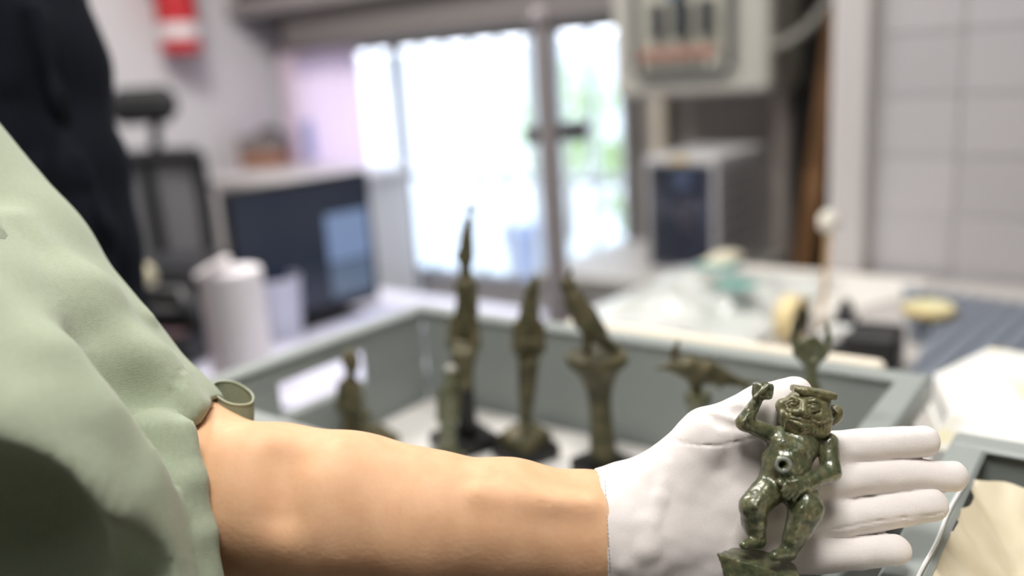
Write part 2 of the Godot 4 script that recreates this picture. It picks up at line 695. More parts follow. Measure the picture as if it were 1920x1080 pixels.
func build_outside() -> void:
	var gr := mat(C8(205, 204, 198), 0.9)
	struct("floor_outside", M.new().box(Vector3(0, -0.05, 0), Vector3(14, 0.1, 8), 0.0), gr, null, V(-2.5, 6.9, 0.2), TURN)
	# white steel gate in front of the glass
	var g := thing("window_grille", "white steel grille of upright bars outside the bright window", "window grille", V(-1.98, 2.98, 0.25), TURN)
	var wm := mat(C8(216, 220, 218), 0.5)
	for k in 15:
		part("bar", M.new().box(Vector3(-1.05 + k * 0.15, 0.75, 0), Vector3(0.035, 1.5, 0.02), 0.003), wm, g)
	for y in [0.06, 0.62, 1.42]:
		part("rail", M.new().box(Vector3(0, y, -0.018), Vector3(2.2, 0.04, 0.016), 0.003), wm, g)
	# hedge and small shrubs
	var leaf := mat(C8(150, 176, 92), 0.7)
	leaf.backlight_enabled = true
	leaf.backlight = Color(0.35, 0.4, 0.15)
	var rng := RandomNumberGenerator.new()
	rng.seed = 11
	var shrub := 0
	for s in [[-2.05, 3.9, 0.5, 0.30, "low leafy shrub beyond the window behind the grey pole"], [-3.0, 4.6, 0.75, 0.42, "broad leafy shrub beyond the middle of the window"], [-1.75, 4.4, 1.05, 0.32, "leafy shrub beyond the right end of the window"]]:
		var b := thing("shrub", s[4], "shrub", V(s[0], s[1], 0.25), TURN, "")
		shrub += 1
		part("stem", M.new().tube([Vector3.ZERO, Vector3(0.02, s[2] * 0.5, 0), Vector3(0, s[2], 0)], 0.02, 6), mat(C8(110, 92, 70), 0.8), b)
		var fm := M.new()
		for q in 500:
			var dir := Vector3(rng.randfn(), rng.randfn(), rng.randfn()).normalized()
			var c: Vector3 = Vector3(0, s[2], 0) + dir * s[3] * pow(rng.randf(), 0.4)
			var u := Vector3(rng.randfn(), rng.randfn(), rng.randfn()).normalized() * 0.045
			var v := u.cross(dir).normalized() * 0.02
			fm.quad(c - u, c - v, c + u, c + v, dir)
		var fo := part("foliage", fm, leaf, b)
		fo.set_meta("kind", "stuff")
	solo("garden_wall", M.new().box(Vector3(0, 0.7, 0), Vector3(9, 1.4, 0.15), 0.01), mat(C8(232, 228, 224), 0.8), "pale rendered garden wall standing beyond the window grille", "wall", V(-3.0, 6.2, 0.2), TURN)
	var pot := M.new().lathe([Vector2(0.001, 0), Vector2(0.11, 0), Vector2(0.15, 0.26), Vector2(0.165, 0.26), Vector2(0.165, 0.3), Vector2(0.145, 0.3), Vector2(0.13, 0.24), Vector2(0.001, 0.24)], 20)
	solo("plant_pot", pot, mat(C8(150, 160, 190), 0.6), "blue-grey plant pot on the pale ground outside the window", "pot", V(-2.55, 3.5, 0.25))


func leg_table(called: String, label: String, cat: String, a0: float, a1: float, b0: float, b1: float, y: float, top: Material) -> void:
	var t := thing(called, label, cat, V((a0 + a1) * 0.5, (b0 + b1) * 0.5, 0), TURN)
	var sx := a1 - a0
	var sz := b1 - b0
	part("tabletop", M.new().box(Vector3(0, y - 0.018, 0), Vector3(sx, 0.036, sz), 0.004), top, t)
	var lm := mat(C8(120, 122, 124), 0.4, 0.5)
	part("apron", M.new().box(Vector3(0, y - 0.07, sz * 0.5 - 0.06), Vector3(sx - 0.1, 0.06, 0.03), 0.003).box(Vector3(0, y - 0.07, -sz * 0.5 + 0.06), Vector3(sx - 0.1, 0.06, 0.03), 0.003), lm, t)
	for sa in [-1, 1]:
		for sb in [-1, 1]:
			part("leg", M.new().box(Vector3(sa * (sx * 0.5 - 0.05), (y - 0.036) * 0.5, sb * (sz * 0.5 - 0.05)), Vector3(0.05, y - 0.036, 0.05), 0.004), lm, t)


func build_tables() -> void:
	leg_table("worktable", "long light grey worktable against the tiled wall under the crates", "table", -0.82, 1.3, 0.3, 1.785, TABLE, mat(C8(180, 176, 172), 0.6))
	leg_table("desk", "white desk under the monitor beside the window", "desk", -2.0, -1.0, 0.80, 1.46, 0.80, mat(C8(206, 205, 222), 0.4))


func add_crate(called: String, label: String, a0: float, a1: float, b0: float, b1: float, y0: float, y1: float, slot: bool) -> Node3D:
	var t := thing(called, label, "crate", V((a0 + a1) * 0.5, (b0 + b1) * 0.5, y0), TURN, "")
	var X := (a1 - a0) * 0.5
	var Z := (b1 - b0) * 0.5
	var H := y1 - y0
	var i := 0.018  # walls stand in from the rim
	var th := 0.005
	var xw := X - i
	var zw := Z - i
	part("base", M.new().box(Vector3(0, 0.006, 0), Vector3(2 * xw, 0.012, 2 * zw), 0.002), grey_plastic, t)
	for s in [-1, 1]:
		part("long_wall", M.new().box(Vector3(0, H * 0.5, s * zw), Vector3(2 * xw, H - 0.01, th), 0.002), grey_plastic, t)
	for s in [-1, 1]:
		var m := M.new()
		var zz := 2 * zw - th - 0.001
		if slot:
			var h0 := 0.095  # the hand hole
			var h1 := 0.134
			var hz := 0.062
			m.box(Vector3(s * xw, h0 * 0.5 + 0.003, 0), Vector3(th, h0 - 0.006, zz), 0.002)
			m.box(Vector3(s * xw, (h1 + H - 0.006) * 0.5, 0), Vector3(th, H - 0.006 - h1, zz), 0.002)
			for q in [-1, 1]:
				m.box(Vector3(s * xw, (h0 + h1) * 0.5, q * (hz + zz * 0.5) * 0.5), Vector3(th, h1 - h0, zz * 0.5 - hz), 0.0005)
			m.box(Vector3(s * (xw + 0.006), h0 - 0.003, 0), Vector3(0.016, 0.005, hz * 2 + 0.02), 0.002)
			m.box(Vector3(s * (xw + 0.006), h1 + 0.003, 0), Vector3(0.016, 0.005, hz * 2 + 0.02), 0.002)
		else:
			m.box(Vector3(s * xw, H * 0.5, 0), Vector3(th, H - 0.01, zz), 0.002)
		part("end_wall", m, grey_plastic, t)
	var r := M.new()  # the flanged rim: a flat top and a skirt
	var rw := i + 0.006
	for s in [-1, 1]:
		r.box(Vector3(0, H - 0.003, s * (Z - rw * 0.5)), Vector3(2 * X, 0.006, rw), 0.0025)
		r.box(Vector3(0, H - 0.014, s * (Z - 0.0025)), Vector3(2 * X, 0.022, 0.005), 0.002)
		r.box(Vector3(s * (X - rw * 0.5), H - 0.003, 0), Vector3(rw, 0.006, 2 * Z - 2 * rw), 0.0025)
		r.box(Vector3(s * (X - 0.0025), H - 0.014, 0), Vector3(0.005, 0.022, 2 * Z), 0.002)
	part("rim", r, grey_plastic, t)
	for s in [-1, 1]:
		for k in 6:
			part("rib", M.new().box(Vector3((k - 2.5) * X * 0.36, H * 0.5 - 0.01, s * (Z - 0.009)), Vector3(0.005, H - 0.03, 0.013), 0.001), grey_plastic, t)
		for k in [-1, 1]:
			part("rib", M.new().box(Vector3(s * (X - 0.009), H * 0.5 - 0.01, k * Z * 0.72), Vector3(0.013, H - 0.03, 0.005), 0.001), grey_plastic, t)
	return t


func build_crates() -> void:
	add_crate("plastic_crate", "large grey plastic crate holding the row of bronze figures", -0.739, -0.139, 0.40, 0.77, TABLE, RIM, true)
	add_crate("plastic_crate", "small grey plastic crate with crumpled tissue at the right edge", -0.100, 0.20, 0.25, 0.655, TABLE, RIM, false)
	solo("foam_pad", M.new().box(Vector3(0, 0, 0), Vector3(0.55, FOAM - TABLE - 0.013, 0.32), 0.006), tri_mat(mat(Color.WHITE, 0.9), noise_tex(0.1, grad([[0.0, C8(196, 194, 190)], [1.0, C8(216, 214, 210)]]), 2, 8), 8.0), "pale grey foam pad lining the floor of the large crate", "foam pad", V(-0.439, 0.585, (FOAM + TABLE + 0.013) * 0.5), TURN)


# ------------------------------------------------------------------ bronzes in the crate, drawn in upright planes at their own places
var gb: Vector3  # base of the figure at hand
func G(x: float, y: float, dz := 0.0) -> Vector3:
	return on_z(x, y, gb.z + dz) - gb


func gs() -> float:
	return -(gb.z) / FPX


func plinth(a: float, h: float, turn: float) -> M:
	return M.new().box(Vector3(0, h * 0.5, 0), Vector3(a, h, a), 0.003, Basis(Vector3.UP, turn))


func build_bronzes() -> void:
	var dark := mat(C8(20, 20, 21), 0.35)
	var nz := fnoise(120.0, 3, 2)
	# tall seated figure with the high crown
	gb = V(-0.575, 0.648, FOAM)
	var s := gs()
	var t := thing("bronze_statuette", "tallest bronze figure with a high pointed crown on a black post", "statuette", gb, 0.0, "bronze figures in the grey crate")
	var f := Field.new(Vector3(-0.075, 0.06, -0.05), Vector3(0.065, 0.30, 0.06), 0.0017)
	f.ell(G(882, 391), Vector3(8, 9, 8) * s, 0.001)
	f.chain([G(881, 402), G(879, 418), G(875, 450), G(873, 482), G(873, 500)], [3.5 * s, 8 * s, 13 * s, 16 * s, 11 * s], 0.002)
	f.ell(G(860, 480), Vector3(7, 12, 5) * s, 0.002)
	f.cap(G(873, 500), G(874, 530), 10 * s, 16 * s, 0.003)
	f.ell(G(875, 540), Vector3(23, 24, 22) * s, 0.003)
	f.cap(G(864, 555, 0.008), G(860, 588, 0.006), 7 * s, 8 * s, 0.003)
	f.cap(G(888, 555, 0.008), G(890, 588, 0.006), 7 * s, 8 * s, 0.003)
	f.cap(G(874, 560), G(870, 590), 11 * s, 17 * s, 0.004)
	f.ell(G(869, 618), Vector3(24, 36, 19) * s, 0.006)
	f.cap(G(850, 600), G(847, 645, 0.01), 9 * s, 9 * s, 0.004)
	f.cap(G(888, 600), G(893, 645, 0.01), 9 * s, 9 * s, 0.004)
	f.cap(G(847, 645, 0.01), G(872, 648, 0.024), 9 * s, 8 * s, 0.003)
	f.cap(G(893, 645, 0.01), G(874, 655, 0.024), 9 * s, 8 * s, 0.003)
	f.cap(G(862, 655, 0.002), G(858, 668, 0.034), 15 * s, 13 * s, 0.005)
	f.cap(G(882, 655, 0.002), G(880, 668, 0.034), 15 * s, 13 * s, 0.005)
	f.cap(G(860, 668, 0.034), G(862, 712, 0.036), 12 * s, 9 * s, 0.004)
	f.cap(G(880, 668, 0.034), G(878, 712, 0.036), 12 * s, 9 * s, 0.004)
	f.rbox(G(870, 722, 0.036), Vector3(17, 6, 16) * s, 0.002, 0.002)
	f.rough(nz, 0.0008)
	part("figure", f.net(M.new()), bronze_dark, t)
	part("display_post", M.new().box(Vector3(0.004, 0.06, -0.002), Vector3(0.02, 0.10, 0.02), 0.002).box(Vector3(0.004, 0.098, 0.012), Vector3(0.022, 0.012, 0.04), 0.002), dark, t)
	part("display_base", plinth(0.060, 0.016, 0.55), dark, t)
	# little standing figure before it
	gb = V(-0.573, 0.597, FOAM)
	s = gs()
	t = thing("bronze_statuette", "slim green bronze figure standing just in front of the tallest one", "statuette", gb, 0.0, "bronze figures in the grey crate")
	f = Field.new(Vector3(-0.035, -0.005, -0.03), Vector3(0.035, 0.135, 0.03), 0.0015)
	f.ell(G(845, 705), Vector3(15, 18, 15) * s, 0.002)
	f.cap(G(843, 715), G(842, 735), 9 * s, 15 * s, 0.003)
	f.cap(G(842, 738), G(838, 780), 18 * s, 14 * s, 0.004)
	f.cap(G(827, 738), G(823, 785, 0.006), 7 * s, 6 * s, 0.002)
	f.cap(G(857, 738), G(856, 785, 0.006), 7 * s, 6 * s, 0.002)
	f.cap(G(833, 785), G(832, 885), 11 * s, 9 * s, 0.003)
	f.cap(G(846, 785), G(848, 885), 11 * s, 9 * s, 0.003)
	f.rough(nz, 0.0006)
	f.cut(Vector3(0, 0.012, 0), Vector3.DOWN)
	part("figure", f.net(M.new()), bronze, t)
	part("headdress", M.new().ball(G(846, 692), Vector3(13, 9, 12) * s, 14), mat(C8(168, 166, 158), 0.5), t, Vector3.ZERO, "pale grey headdress")
	part("plinth", M.new().box(Vector3(G(840, 880).x, 0.007, 0), Vector3(0.032, 0.014, 0.03), 0.003, Basis(Vector3.UP, 0.5)), bronze, t)
	# mummiform figure with a pointed crown
	gb = V(-0.502, 0.66, FOAM)
	s = gs()
	t = thing("bronze_statuette", "mummy-shaped bronze figure with crossed arms on a diamond foot", "statuette", gb, 0.0, "bronze figures in the grey crate")
	f = Field.new(Vector3(-0.065, 0.01, -0.045), Vector3(0.065, 0.215, 0.05), 0.0017)
	f.chain([G(1004, 516), G(1001, 530), G(998, 548), G(996, 556)], [4 * s, 9 * s, 13 * s, 12 * s], 0.002)
	f.ell(G(994, 568), Vector3(15, 18, 15) * s, 0.003)
	f.cap(G(984, 568), G(980, 596, 0.005), 7 * s, 9 * s, 0.003)
	f.cap(G(1003, 568), G(1004, 596, 0.005), 7 * s, 9 * s, 0.003)
	f.cap(G(994, 580), G(992, 600), 9 * s, 14 * s, 0.004)
	f.ell(G(991, 635), Vector3(25, 42, 17) * s, 0.006)
	f.cap(G(970, 608), G(967, 655, 0.004), 9 * s, 8 * s, 0.003)
	f.cap(G(1013, 608), G(1016, 655, 0.004), 9 * s, 8 * s, 0.003)
	f.cap(G(967, 655, 0.006), G(1002, 640, 0.018), 8 * s, 7 * s, 0.002)
	f.cap(G(1016, 655, 0.006), G(980, 640, 0.018), 8 * s, 7 * s, 0.002)
	f.cap(G(1008, 675, 0.015), G(974, 690, 0.016), 4 * s, 4 * s, 0.001)
	f.cap(G(991, 670), G(988, 730), 22 * s, 17 * s, 0.006)
	f.cap(G(988, 730), G(985, 800), 17 * s, 12 * s, 0.004)
	f.cap(G(984, 798, 0.0), G(983, 808, 0.016), 11 * s, 9 * s, 0.004)
	f.rough(nz, 0.0008)
	part("figure", f.net(M.new()), bronze_dark, t)
	part("bronze_foot", M.new().lathe([Vector2(0.001, 0.036), Vector2(0.014, 0.036), Vector2(0.027, 0.027), Vector2(0.029, 0.016), Vector2(0.001, 0.016)], 4), bronze_dark, t)
	part("display_base", plinth(0.054, 0.016, 0.62), dark, t)
	# falcon on a column
	gb = V(-0.408, 0.66, FOAM)
	s = gs()
	t = thing("bronze_falcon", "bronze falcon perched on a flared papyrus column", "statuette", gb, 0.0, "bronze figures in the grey crate")
	f = Field.new(Vector3(-0.055, 0.115, -0.035), Vector3(0.055, 0.215, 0.035), 0.0014)
	f.ell(G(1066, 533), Vector3(14, 15, 13) * s, 0.002)
	f.cap(G(1066, 524), G(1070, 504), 7 * s, 2.5 * s, 0.002)
	f.cap(G(1057, 530), G(1050, 540), 6 * s, 2.5 * s, 0.002)
	f.chain([G(1067, 540), G(1080, 568), G(1098, 597), G(1118, 622), G(1138, 645), G(1166, 668)], [13 * s, 20 * s, 25 * s, 20 * s, 12 * s, 7 * s], 0.003)
	f.cap(G(1076, 560, 0.008), G(1128, 636, 0.009), 8 * s, 6 * s, 0.003)
	f.cap(G(1076, 560, -0.008), G(1128, 636, -0.009), 8 * s, 6 * s, 0.003)
	f.cap(G(1098, 615, 0.007), G(1098, 662, 0.008), 9 * s, 5 * s, 0.003)
	f.cap(G(1104, 612, -0.007), G(1104, 658, -0.008), 9 * s, 5 * s, 0.003)
	f.rough(nz, 0.0005)
	part("falcon", f.net(M.new()), bronze_dark, t)
	var top := G(1119, 664)
	var bot := G(1132, 862)
	var pr := []
	for q in [[60, 664], [62, 670], [60, 680], [48, 690], [38, 702], [28, 722], [23, 745], [22, 780], [25, 820], [28, 862]]:
		pr.append(Vector2(q[0] * s, G(1120, q[1]).y))
	pr.push_front(Vector2(0.0005, pr[0].y))
	var sh := (top.x - bot.x) / (top.y - bot.y)
	var cx := Transform3D(Basis(Vector3.RIGHT, Vector3(sh, 1, 0), Vector3.BACK), Vector3(bot.x - sh * bot.y, 0, 0))
	part("column", M.new().lathe(pr, 24, cx), bronze_dark, t)
	part("display_base", plinth(0.048, maxf(0.012, G(1132, 858).y), 0.6), dark, t)
	# round-headed figure by the hand hole
	gb = V(-0.672, 0.60, FOAM)
	s = gs()
	t = thing("bronze_statuette", "dark round-headed bronze figure in front of the crate's hand hole", "statuette", gb, 0.0, "bronze figures in the grey crate")
	f = Field.new(Vector3(-0.05, -0.005, -0.04), Vector3(0.05, 0.14, 0.045), 0.0017)
	f.ell(G(657, 675), Vector3(18, 23, 19) * s, 0.002)
	f.ell(G(660, 690, 0.006), Vector3(14, 14, 12) * s, 0.003)
	f.cap(G(657, 695), G(658, 720), 9 * s, 12 * s, 0.003)
	f.cap(G(646, 722), G(668, 722), 12 * s, 10 * s, 0.004)
	f.cap(G(655, 725), G(656, 765), 18 * s, 16 * s, 0.005)
	f.cap(G(640, 724), G(636, 765), 8 * s, 8 * s, 0.003)
	f.cap(G(672, 724), G(676, 752, 0.012), 7 * s, 7 * s, 0.003)
	f.cap(G(657, 768), G(652, 850), 17 * s, 15 * s, 0.005)
	f.cap(G(665, 765), G(682, 778, 0.02), 14 * s, 12 * s, 0.004)
	f.cap(G(682, 778, 0.02), G(678, 850, 0.02), 12 * s, 9 * s, 0.004)
	f.rough(nz, 0.0008)
	f.cut(Vector3(0, 0.012, 0), Vector3.DOWN)
	part("figure", f.net(M.new()), bronze_dark, t)
	part("plinth", plinth(0.05, 0.014, 0.6), bronze_dark, t)
	# fish with a horned crown
	gb = V(-0.285, 0.655, FOAM)
	s = gs()
	t = thing("bronze_fish", "bronze long-snouted fish with a horned crown on a small cup stand", "statuette", gb, 0.0, "bronze figures in the grey crate")
	f = Field.new(Vector3(-0.07, 0.07, -0.03), Vector3(0.075, 0.17, 0.03), 0.0013)
	f.chain([G(1230, 691), G(1250, 688), G(1266, 686), G(1288, 689), G(1322, 697), G(1352, 707), G(1378, 715), G(1396, 718)], [3 * s, 6 * s, 14 * s, 22 * s, 24 * s, 18 * s, 10 * s, 7 * s], 0.002)
	f.cap(G(1396, 718), G(1424, 717), 6 * s, 3 * s, 0.001)
	f.cap(G(1392, 719), G(1405, 738), 6 * s, 3 * s, 0.001)
	f.cap(G(1345, 716), G(1352, 731), 9 * s, 2 * s, 0.002)
	f.cap(G(1300, 705), G(1308, 738), 15 * s, 9 * s, 0.003)
	f.cap(G(1330, 680), G(1352, 692), 5 * s, 3 * s, 0.002)
	f.cap(G(1262, 672), G(1266, 654), 6 * s, 7 * s, 0.001)
	f.cap(G(1266, 656), G(1273, 638), 6 * s, 3 * s, 0.001)
	f.cap(G(1260, 664, 0.0), G(1274, 662, 0.0), 4 * s, 4 * s, 0.001)
	f.rough(nz, 0.0004)
	part("fish", f.net(M.new()), bronze_dark, t)
	pr = []
	for q in [[1, 737], [26, 737], [28, 745], [25, 756], [19, 764], [17, 780], [15, 830]]:
		pr.append(Vector2(q[0] * s, G(1309, q[1]).y))
	pr.append(Vector2(20 * s, 0.012))
	part("cup_stand", M.new().lathe(pr, 20, Transform3D(Basis.IDENTITY, Vector3(G(1309, 745).x, 0, 0))), bronze, t, Vector3.ZERO, "lighter green cup-shaped stand")
	part("display_base", M.new().box(Vector3(G(1309, 745).x, 0.006, 0), Vector3(0.05, 0.012, 0.05), 0.003, Basis(Vector3.UP, 0.6)), dark, t)
	# figure with a disc between horns, its body behind the thumb
	gb = V(-0.208, 0.665, FOAM)
	s = gs()
	t = thing("bronze_statuette", "bronze figure with a disc between two upright horns behind the gloved thumb", "statuette", gb, 0.0, "bronze figures in the grey crate")
	f = Field.new(Vector3(-0.05, -0.002, -0.04), Vector3(0.06, 0.21, 0.04), 0.0016)
	f.ell(G(1520, 652), Vector3(24, 25, 7) * s, 0.001)
	f.chain([G(1491, 602), G(1487, 632), G(1496, 662), G(1518, 684)], [3 * s, 6 * s, 9 * s, 11 * s], 0.002)
	f.chain([G(1550, 602), G(1554, 632), G(1545, 662), G(1522, 684)], [3 * s, 6 * s, 9 * s, 11 * s], 0.002)
	f.cap(G(1520, 686), G(1521, 705), 12 * s, 12 * s, 0.003)
	f.ell(G(1521, 728), Vector3(19, 23, 19) * s, 0.003)
	f.cap(G(1521, 745), G(1521, 762), 10 * s, 18 * s, 0.004)
	f.ell(G(1521, 785), Vector3(27, 38, 18) * s, 0.005)
	f.cap(G(1497, 772), G(1494, 830), 9 * s, 8 * s, 0.003)
	f.cap(G(1545, 772), G(1549, 830), 9 * s, 8 * s, 0.003)
	f.cap(G(1512, 815), G(1511, 930), 17 * s, 12 * s, 0.004)
	f.cap(G(1531, 815), G(1533, 930), 17 * s, 12 * s, 0.004)
	f.rough(nz, 0.0006)
	f.cut(Vector3(0, 0.012, 0), Vector3.DOWN)
	part("figure", f.net(M.new()), bronze, t)
	part("plinth", plinth(0.05, 0.014, 0.55), bronze, t)


# ------------------------------------------------------------------ things on the worktable and in the niche
func crumple(poly0: Vector2, sx: float, sz: float, nx: int, nz: int, base: float, amp: float, seed_: int, edge := 0.0) -> M:
	var fn := FastNoiseLite.new()
	fn.noise_type = FastNoiseLite.TYPE_CELLULAR
	fn.cellular_return_type = FastNoiseLite.RETURN_DISTANCE2_SUB
	fn.frequency = 6.5
	fn.seed = seed_
	var f2 := fnoise(7.0, 3, seed_ + 1)
	var rows := []
	for j in nz + 1:
		var row := []
		for i in nx + 1:
			var u := float(i) / nx
			var w := float(j) / nz
			var x := poly0.x + sx * u
			var z := poly0.y + sz * w
			var e: float = min(min(u, 1 - u), min(w, 1 - w)) * 5.0
			var y := base + amp * (fn.get_noise_2d(x, z) + 1.0) * 0.8 + amp * f2.get_noise_2d(x, z)
			y = lerpf(base + edge, y, clampf(e, 0.0, 1.0))
			y = maxf(y, 0.0015)
			row.append(Vector3(x + 0.007 * f2.get_noise_2d(z * 3 + 9, x), y, z + 0.012 * f2.get_noise_2d(x * 3 + 4, z)))
		rows.append(row)
	return M.new().grid(rows)


func ring(r0: float, r1: float, w: float) -> M:
	var pr := [Vector2(r0, -w * 0.5), Vector2(r1 - 0.001, -w * 0.5), Vector2(r1, -w * 0.5 + 0.001), Vector2(r1, w * 0.5 - 0.001), Vector2(r1 - 0.001, w * 0.5), Vector2(r0, w * 0.5), Vector2(r0, -w * 0.5)]
	return M.new().lathe(pr, 36, Transform3D(Basis(Vector3.BACK, -PI / 2), Vector3.ZERO))


func build_worktop_things() -> void:
	# ribbed board
	var o := V(-0.05, 1.32, TABLE)
	var t := thing("ribbed_board", "blue-grey ribbed board lying on the worktable before the tiled wall", "board", o, TURN)
	var bm := mat(C8(122, 130, 142), 0.4)
	var poly := []
	for p in [[-0.225, 1.10], [-0.247, 1.35], [-0.308, 1.55], [0.36, 1.44], [0.40, 1.04]]:
		poly.append(Vector2(p[0] + 0.05, -(p[1] - 1.32)))
	part("board", M.new().slab(poly, 0.0, 0.036), bm, t)
	var rib := mat(C8(106, 114, 127), 0.4)
	for i in 26:
		var x := -0.36 + i * 0.027
		for seg in Geometry2D.intersect_polyline_with_polygon(PackedVector2Array([Vector2(x, 0.4), Vector2(x + 0.085, -0.4)]), PackedVector2Array(poly)):
			var a := Vector3(seg[0].x, 0.037, seg[0].y)
			var b := Vector3(seg[1].x, 0.037, seg[1].y)
			var d := (b - a).normalized()
			if a.distance_to(b) > 0.03:
				part("rib", M.new().box((a + b) * 0.5, Vector3(0.011, 0.007, a.distance_to(b) - 0.012), 0.002, Basis(d.cross(Vector3.UP).normalized() * -1.0, Vector3.UP, d * -1.0).orthonormalized()), rib, t)
	part("edge_strip", M.new().box(Vector3(-0.245, 0.022, -0.13), Vector3(0.02, 0.044, 0.20), 0.003, Basis(Vector3.UP, 0.28)), bm, t)
	var cd := on_y(1741, 583, 0.905)
	t = thing("round_sponge", "small round cream disc with yellow stains on the ribbed board", "disc", Vector3(cd.x, 0.9005, cd.z), 0.0)
	part("disc", M.new().lathe([Vector2(0.0005, 0.014), Vector2(0.034, 0.014), Vector2(0.037, 0.011), Vector2(0.037, 0.003), Vector2(0.035, 0.0), Vector2(0.0005, 0.0)], 32), tri_mat(mat(Color.WHITE, 0.8), noise_tex(0.02, grad([[0.0, C8(224, 206, 150)], [0.5, C8(232, 224, 196)], [0.7, C8(214, 210, 120)], [1.0, C8(236, 232, 214)]]), 3, 5), 8.0), t)
	part("rim_band", M.new().lathe([Vector2(0.0372, 0.0105), Vector2(0.038, 0.0095), Vector2(0.038, 0.0045), Vector2(0.0372, 0.0035)], 32), mat(C8(226, 190, 110), 0.7), t)
	# dispenser, rolls, swab
	t = thing("tape_dispenser", "black plastic box with a white cap beside the tape rolls", "dispenser", V(-0.300, 1.225, TABLE), TURN + 0.1)
	part("body", M.new().box(Vector3(0, 0.029, 0), Vector3(0.075, 0.056, 0.075), 0.006).box(Vector3(-0.045, 0.012, -0.03), Vector3(0.05, 0.024, 0.05), 0.004), black_plastic, t)
	part("cap", M.new().lathe([Vector2(0.0005, 0.02), Vector2(0.012, 0.02), Vector2(0.016, 0.016), Vector2(0.016, 0.0), Vector2(0.0005, 0.0)], 20, Transform3D(Basis(Vector3.BACK, 0.5), Vector3(-0.048, 0.040, 0.022))).box(Vector3(-0.040, 0.052, 0.012), Vector3(0.03, 0.014, 0.03), 0.004), mat(C8(225, 228, 226), 0.35), t, Vector3.ZERO, "white cap")
	part("lever", M.new().tube([Vector3(-0.03, 0.06, -0.02), Vector3(-0.05, 0.068, -0.04), Vector3(-0.045, 0.07, -0.06)], 0.008, 8), black_plastic, t)
	t = thing("tape_roll", "cream masking tape roll standing on its edge with a black hub", "tape roll", V(-0.437, 1.29, TABLE), TURN - 0.12)
	part("tape", ring(0.026, 0.037, 0.03).moved(Transform3D(Basis.IDENTITY, Vector3(0, 0.037, 0))), mat(C8(226, 207, 158), 0.7), t)
	part("hub", ring(0.018, 0.0259, 0.031).moved(Transform3D(Basis.IDENTITY, Vector3(0, 0.037, 0))).box(Vector3(-0.008, 0.037, 0), Vector3(0.004, 0.034, 0.034), 0.003), black_plastic, t)
	t = thing("tape_roll", "white tape roll with a black hub behind the cotton stick", "tape roll", V(-0.380, 1.335, TABLE), TURN - 0.2)
	part("tape", ring(0.028, 0.034, 0.02).moved(Transform3D(Basis.IDENTITY, Vector3(0, 0.034, 0))), mat(C8(222, 220, 214), 0.5), t)
	part("hub", ring(0.018, 0.0279, 0.021).moved(Transform3D(Basis.IDENTITY, Vector3(0, 0.034, 0))).box(Vector3(-0.006, 0.034, 0), Vector3(0.004, 0.038, 0.038), 0.003), black_plastic, t)
	var s0 := V(-0.397, 1.30, TABLE)
	var s1 := on_b(1554, 416, 1.345)
	t = thing("cotton_swab", "long wooden stick with a round cotton head standing upright among the tape", "swab", s0, 0.0)
	part("stick", M.new().tube([Vector3(0, 0.0, 0), (s1 - s0) * 0.5 + Vector3(0.001, 0, 0), s1 - s0], 0.0036, 8), mat(C8(206, 166, 112), 0.7), t)
	var f := Field.new(Vector3.ONE * -0.025, Vector3.ONE * 0.025, 0.0016)
	f.ell(Vector3.ZERO, Vector3(0.0155, 0.018, 0.0155))
	f.rough(fnoise(110.0, 3, 3), 0.0022)
	part("cotton_head", f.net(M.new()).moved(Transform3D(Basis.IDENTITY, s1 - s0)), mat(C8(236, 232, 220), 0.95), t)
	part("foot", M.new().lathe([Vector2(0.0005, 0.02), Vector2(0.007, 0.02), Vector2(0.012, 0.0), Vector2(0.0005, 0.0)], 14), black_plastic, t)
	# board behind the crate, paper, bag
	solo("foam_board", M.new().box(Vector3.ZERO, Vector3(0.345, 0.158, 0.018), 0.004), mat(C8(232, 222, 204), 0.8), "cream foam board standing on edge behind the large crate", "board", V(-0.355, 0.79, TABLE + 0.0795), TURN)
	poly = []
	for p in [[-0.70, 1.64], [-0.745, 1.765], [-0.44, 1.765], [-0.33, 1.77], [-0.345, 1.62], [-0.42, 1.45], [-0.50, 1.39], [-0.57, 1.41], [-0.62, 1.50]]:
		poly.append(Vector2(p[0] + 0.5, -(p[1] - 1.6)))
	solo("paper_sheet", M.new().slab(poly, 0.0, 0.003), mat(C8(222, 219, 212), 0.7), "white paper sheet lying at the back of the worktable", "paper", V(-0.5, 1.6, TABLE + 0.0005), TURN)
	t = thing("plastic_bag", "crumpled clear plastic bag with teal scraps on the worktable", "plastic bag", V(-0.655, 1.45, TABLE + 0.004), TURN)
	var film := mat(C8(208, 211, 207), 0.22)
	film.clearcoat_enabled = true
	part("film", crumple(Vector2(-0.16, -0.24), 0.34, 0.46, 40, 54, 0.004, 0.035, 3), film, t)
	part("teal_scrap", crumple(Vector2(-0.035, -0.045), 0.09, 0.05, 12, 8, 0.062, 0.01, 6), mat(C8(86, 140, 134), 0.6), t, Vector3.ZERO, "teal scrap inside")
	part("teal_scrap", crumple(Vector2(0.05, 0.03), 0.07, 0.07, 12, 12, 0.056, 0.01, 8), mat(C8(96, 148, 140), 0.6), t, Vector3.ZERO, "teal scrap inside")
	part("cream_scrap", crumple(Vector2(-0.04, -0.17), 0.05, 0.12, 8, 12, 0.058, 0.014, 12), mat(C8(226, 220, 196), 0.7), t, Vector3.ZERO, "cream scrap inside")
	# white block of paper at the right
	t = thing("paper_stack", "thick stack of white paper with faint yellow stains beside the crates", "paper stack", V(0, 0.8, TABLE), TURN)
	var stain := tri_mat(mat(Color.WHITE, 0.85), noise_tex(0.012, grad([[0.0, C8(226, 226, 223)], [0.55, C8(226, 226, 222)], [0.75, C8(226, 219, 186)], [1.0, C8(222, 214, 172)]]), 3, 31), 3.0)
	var y := 0.0
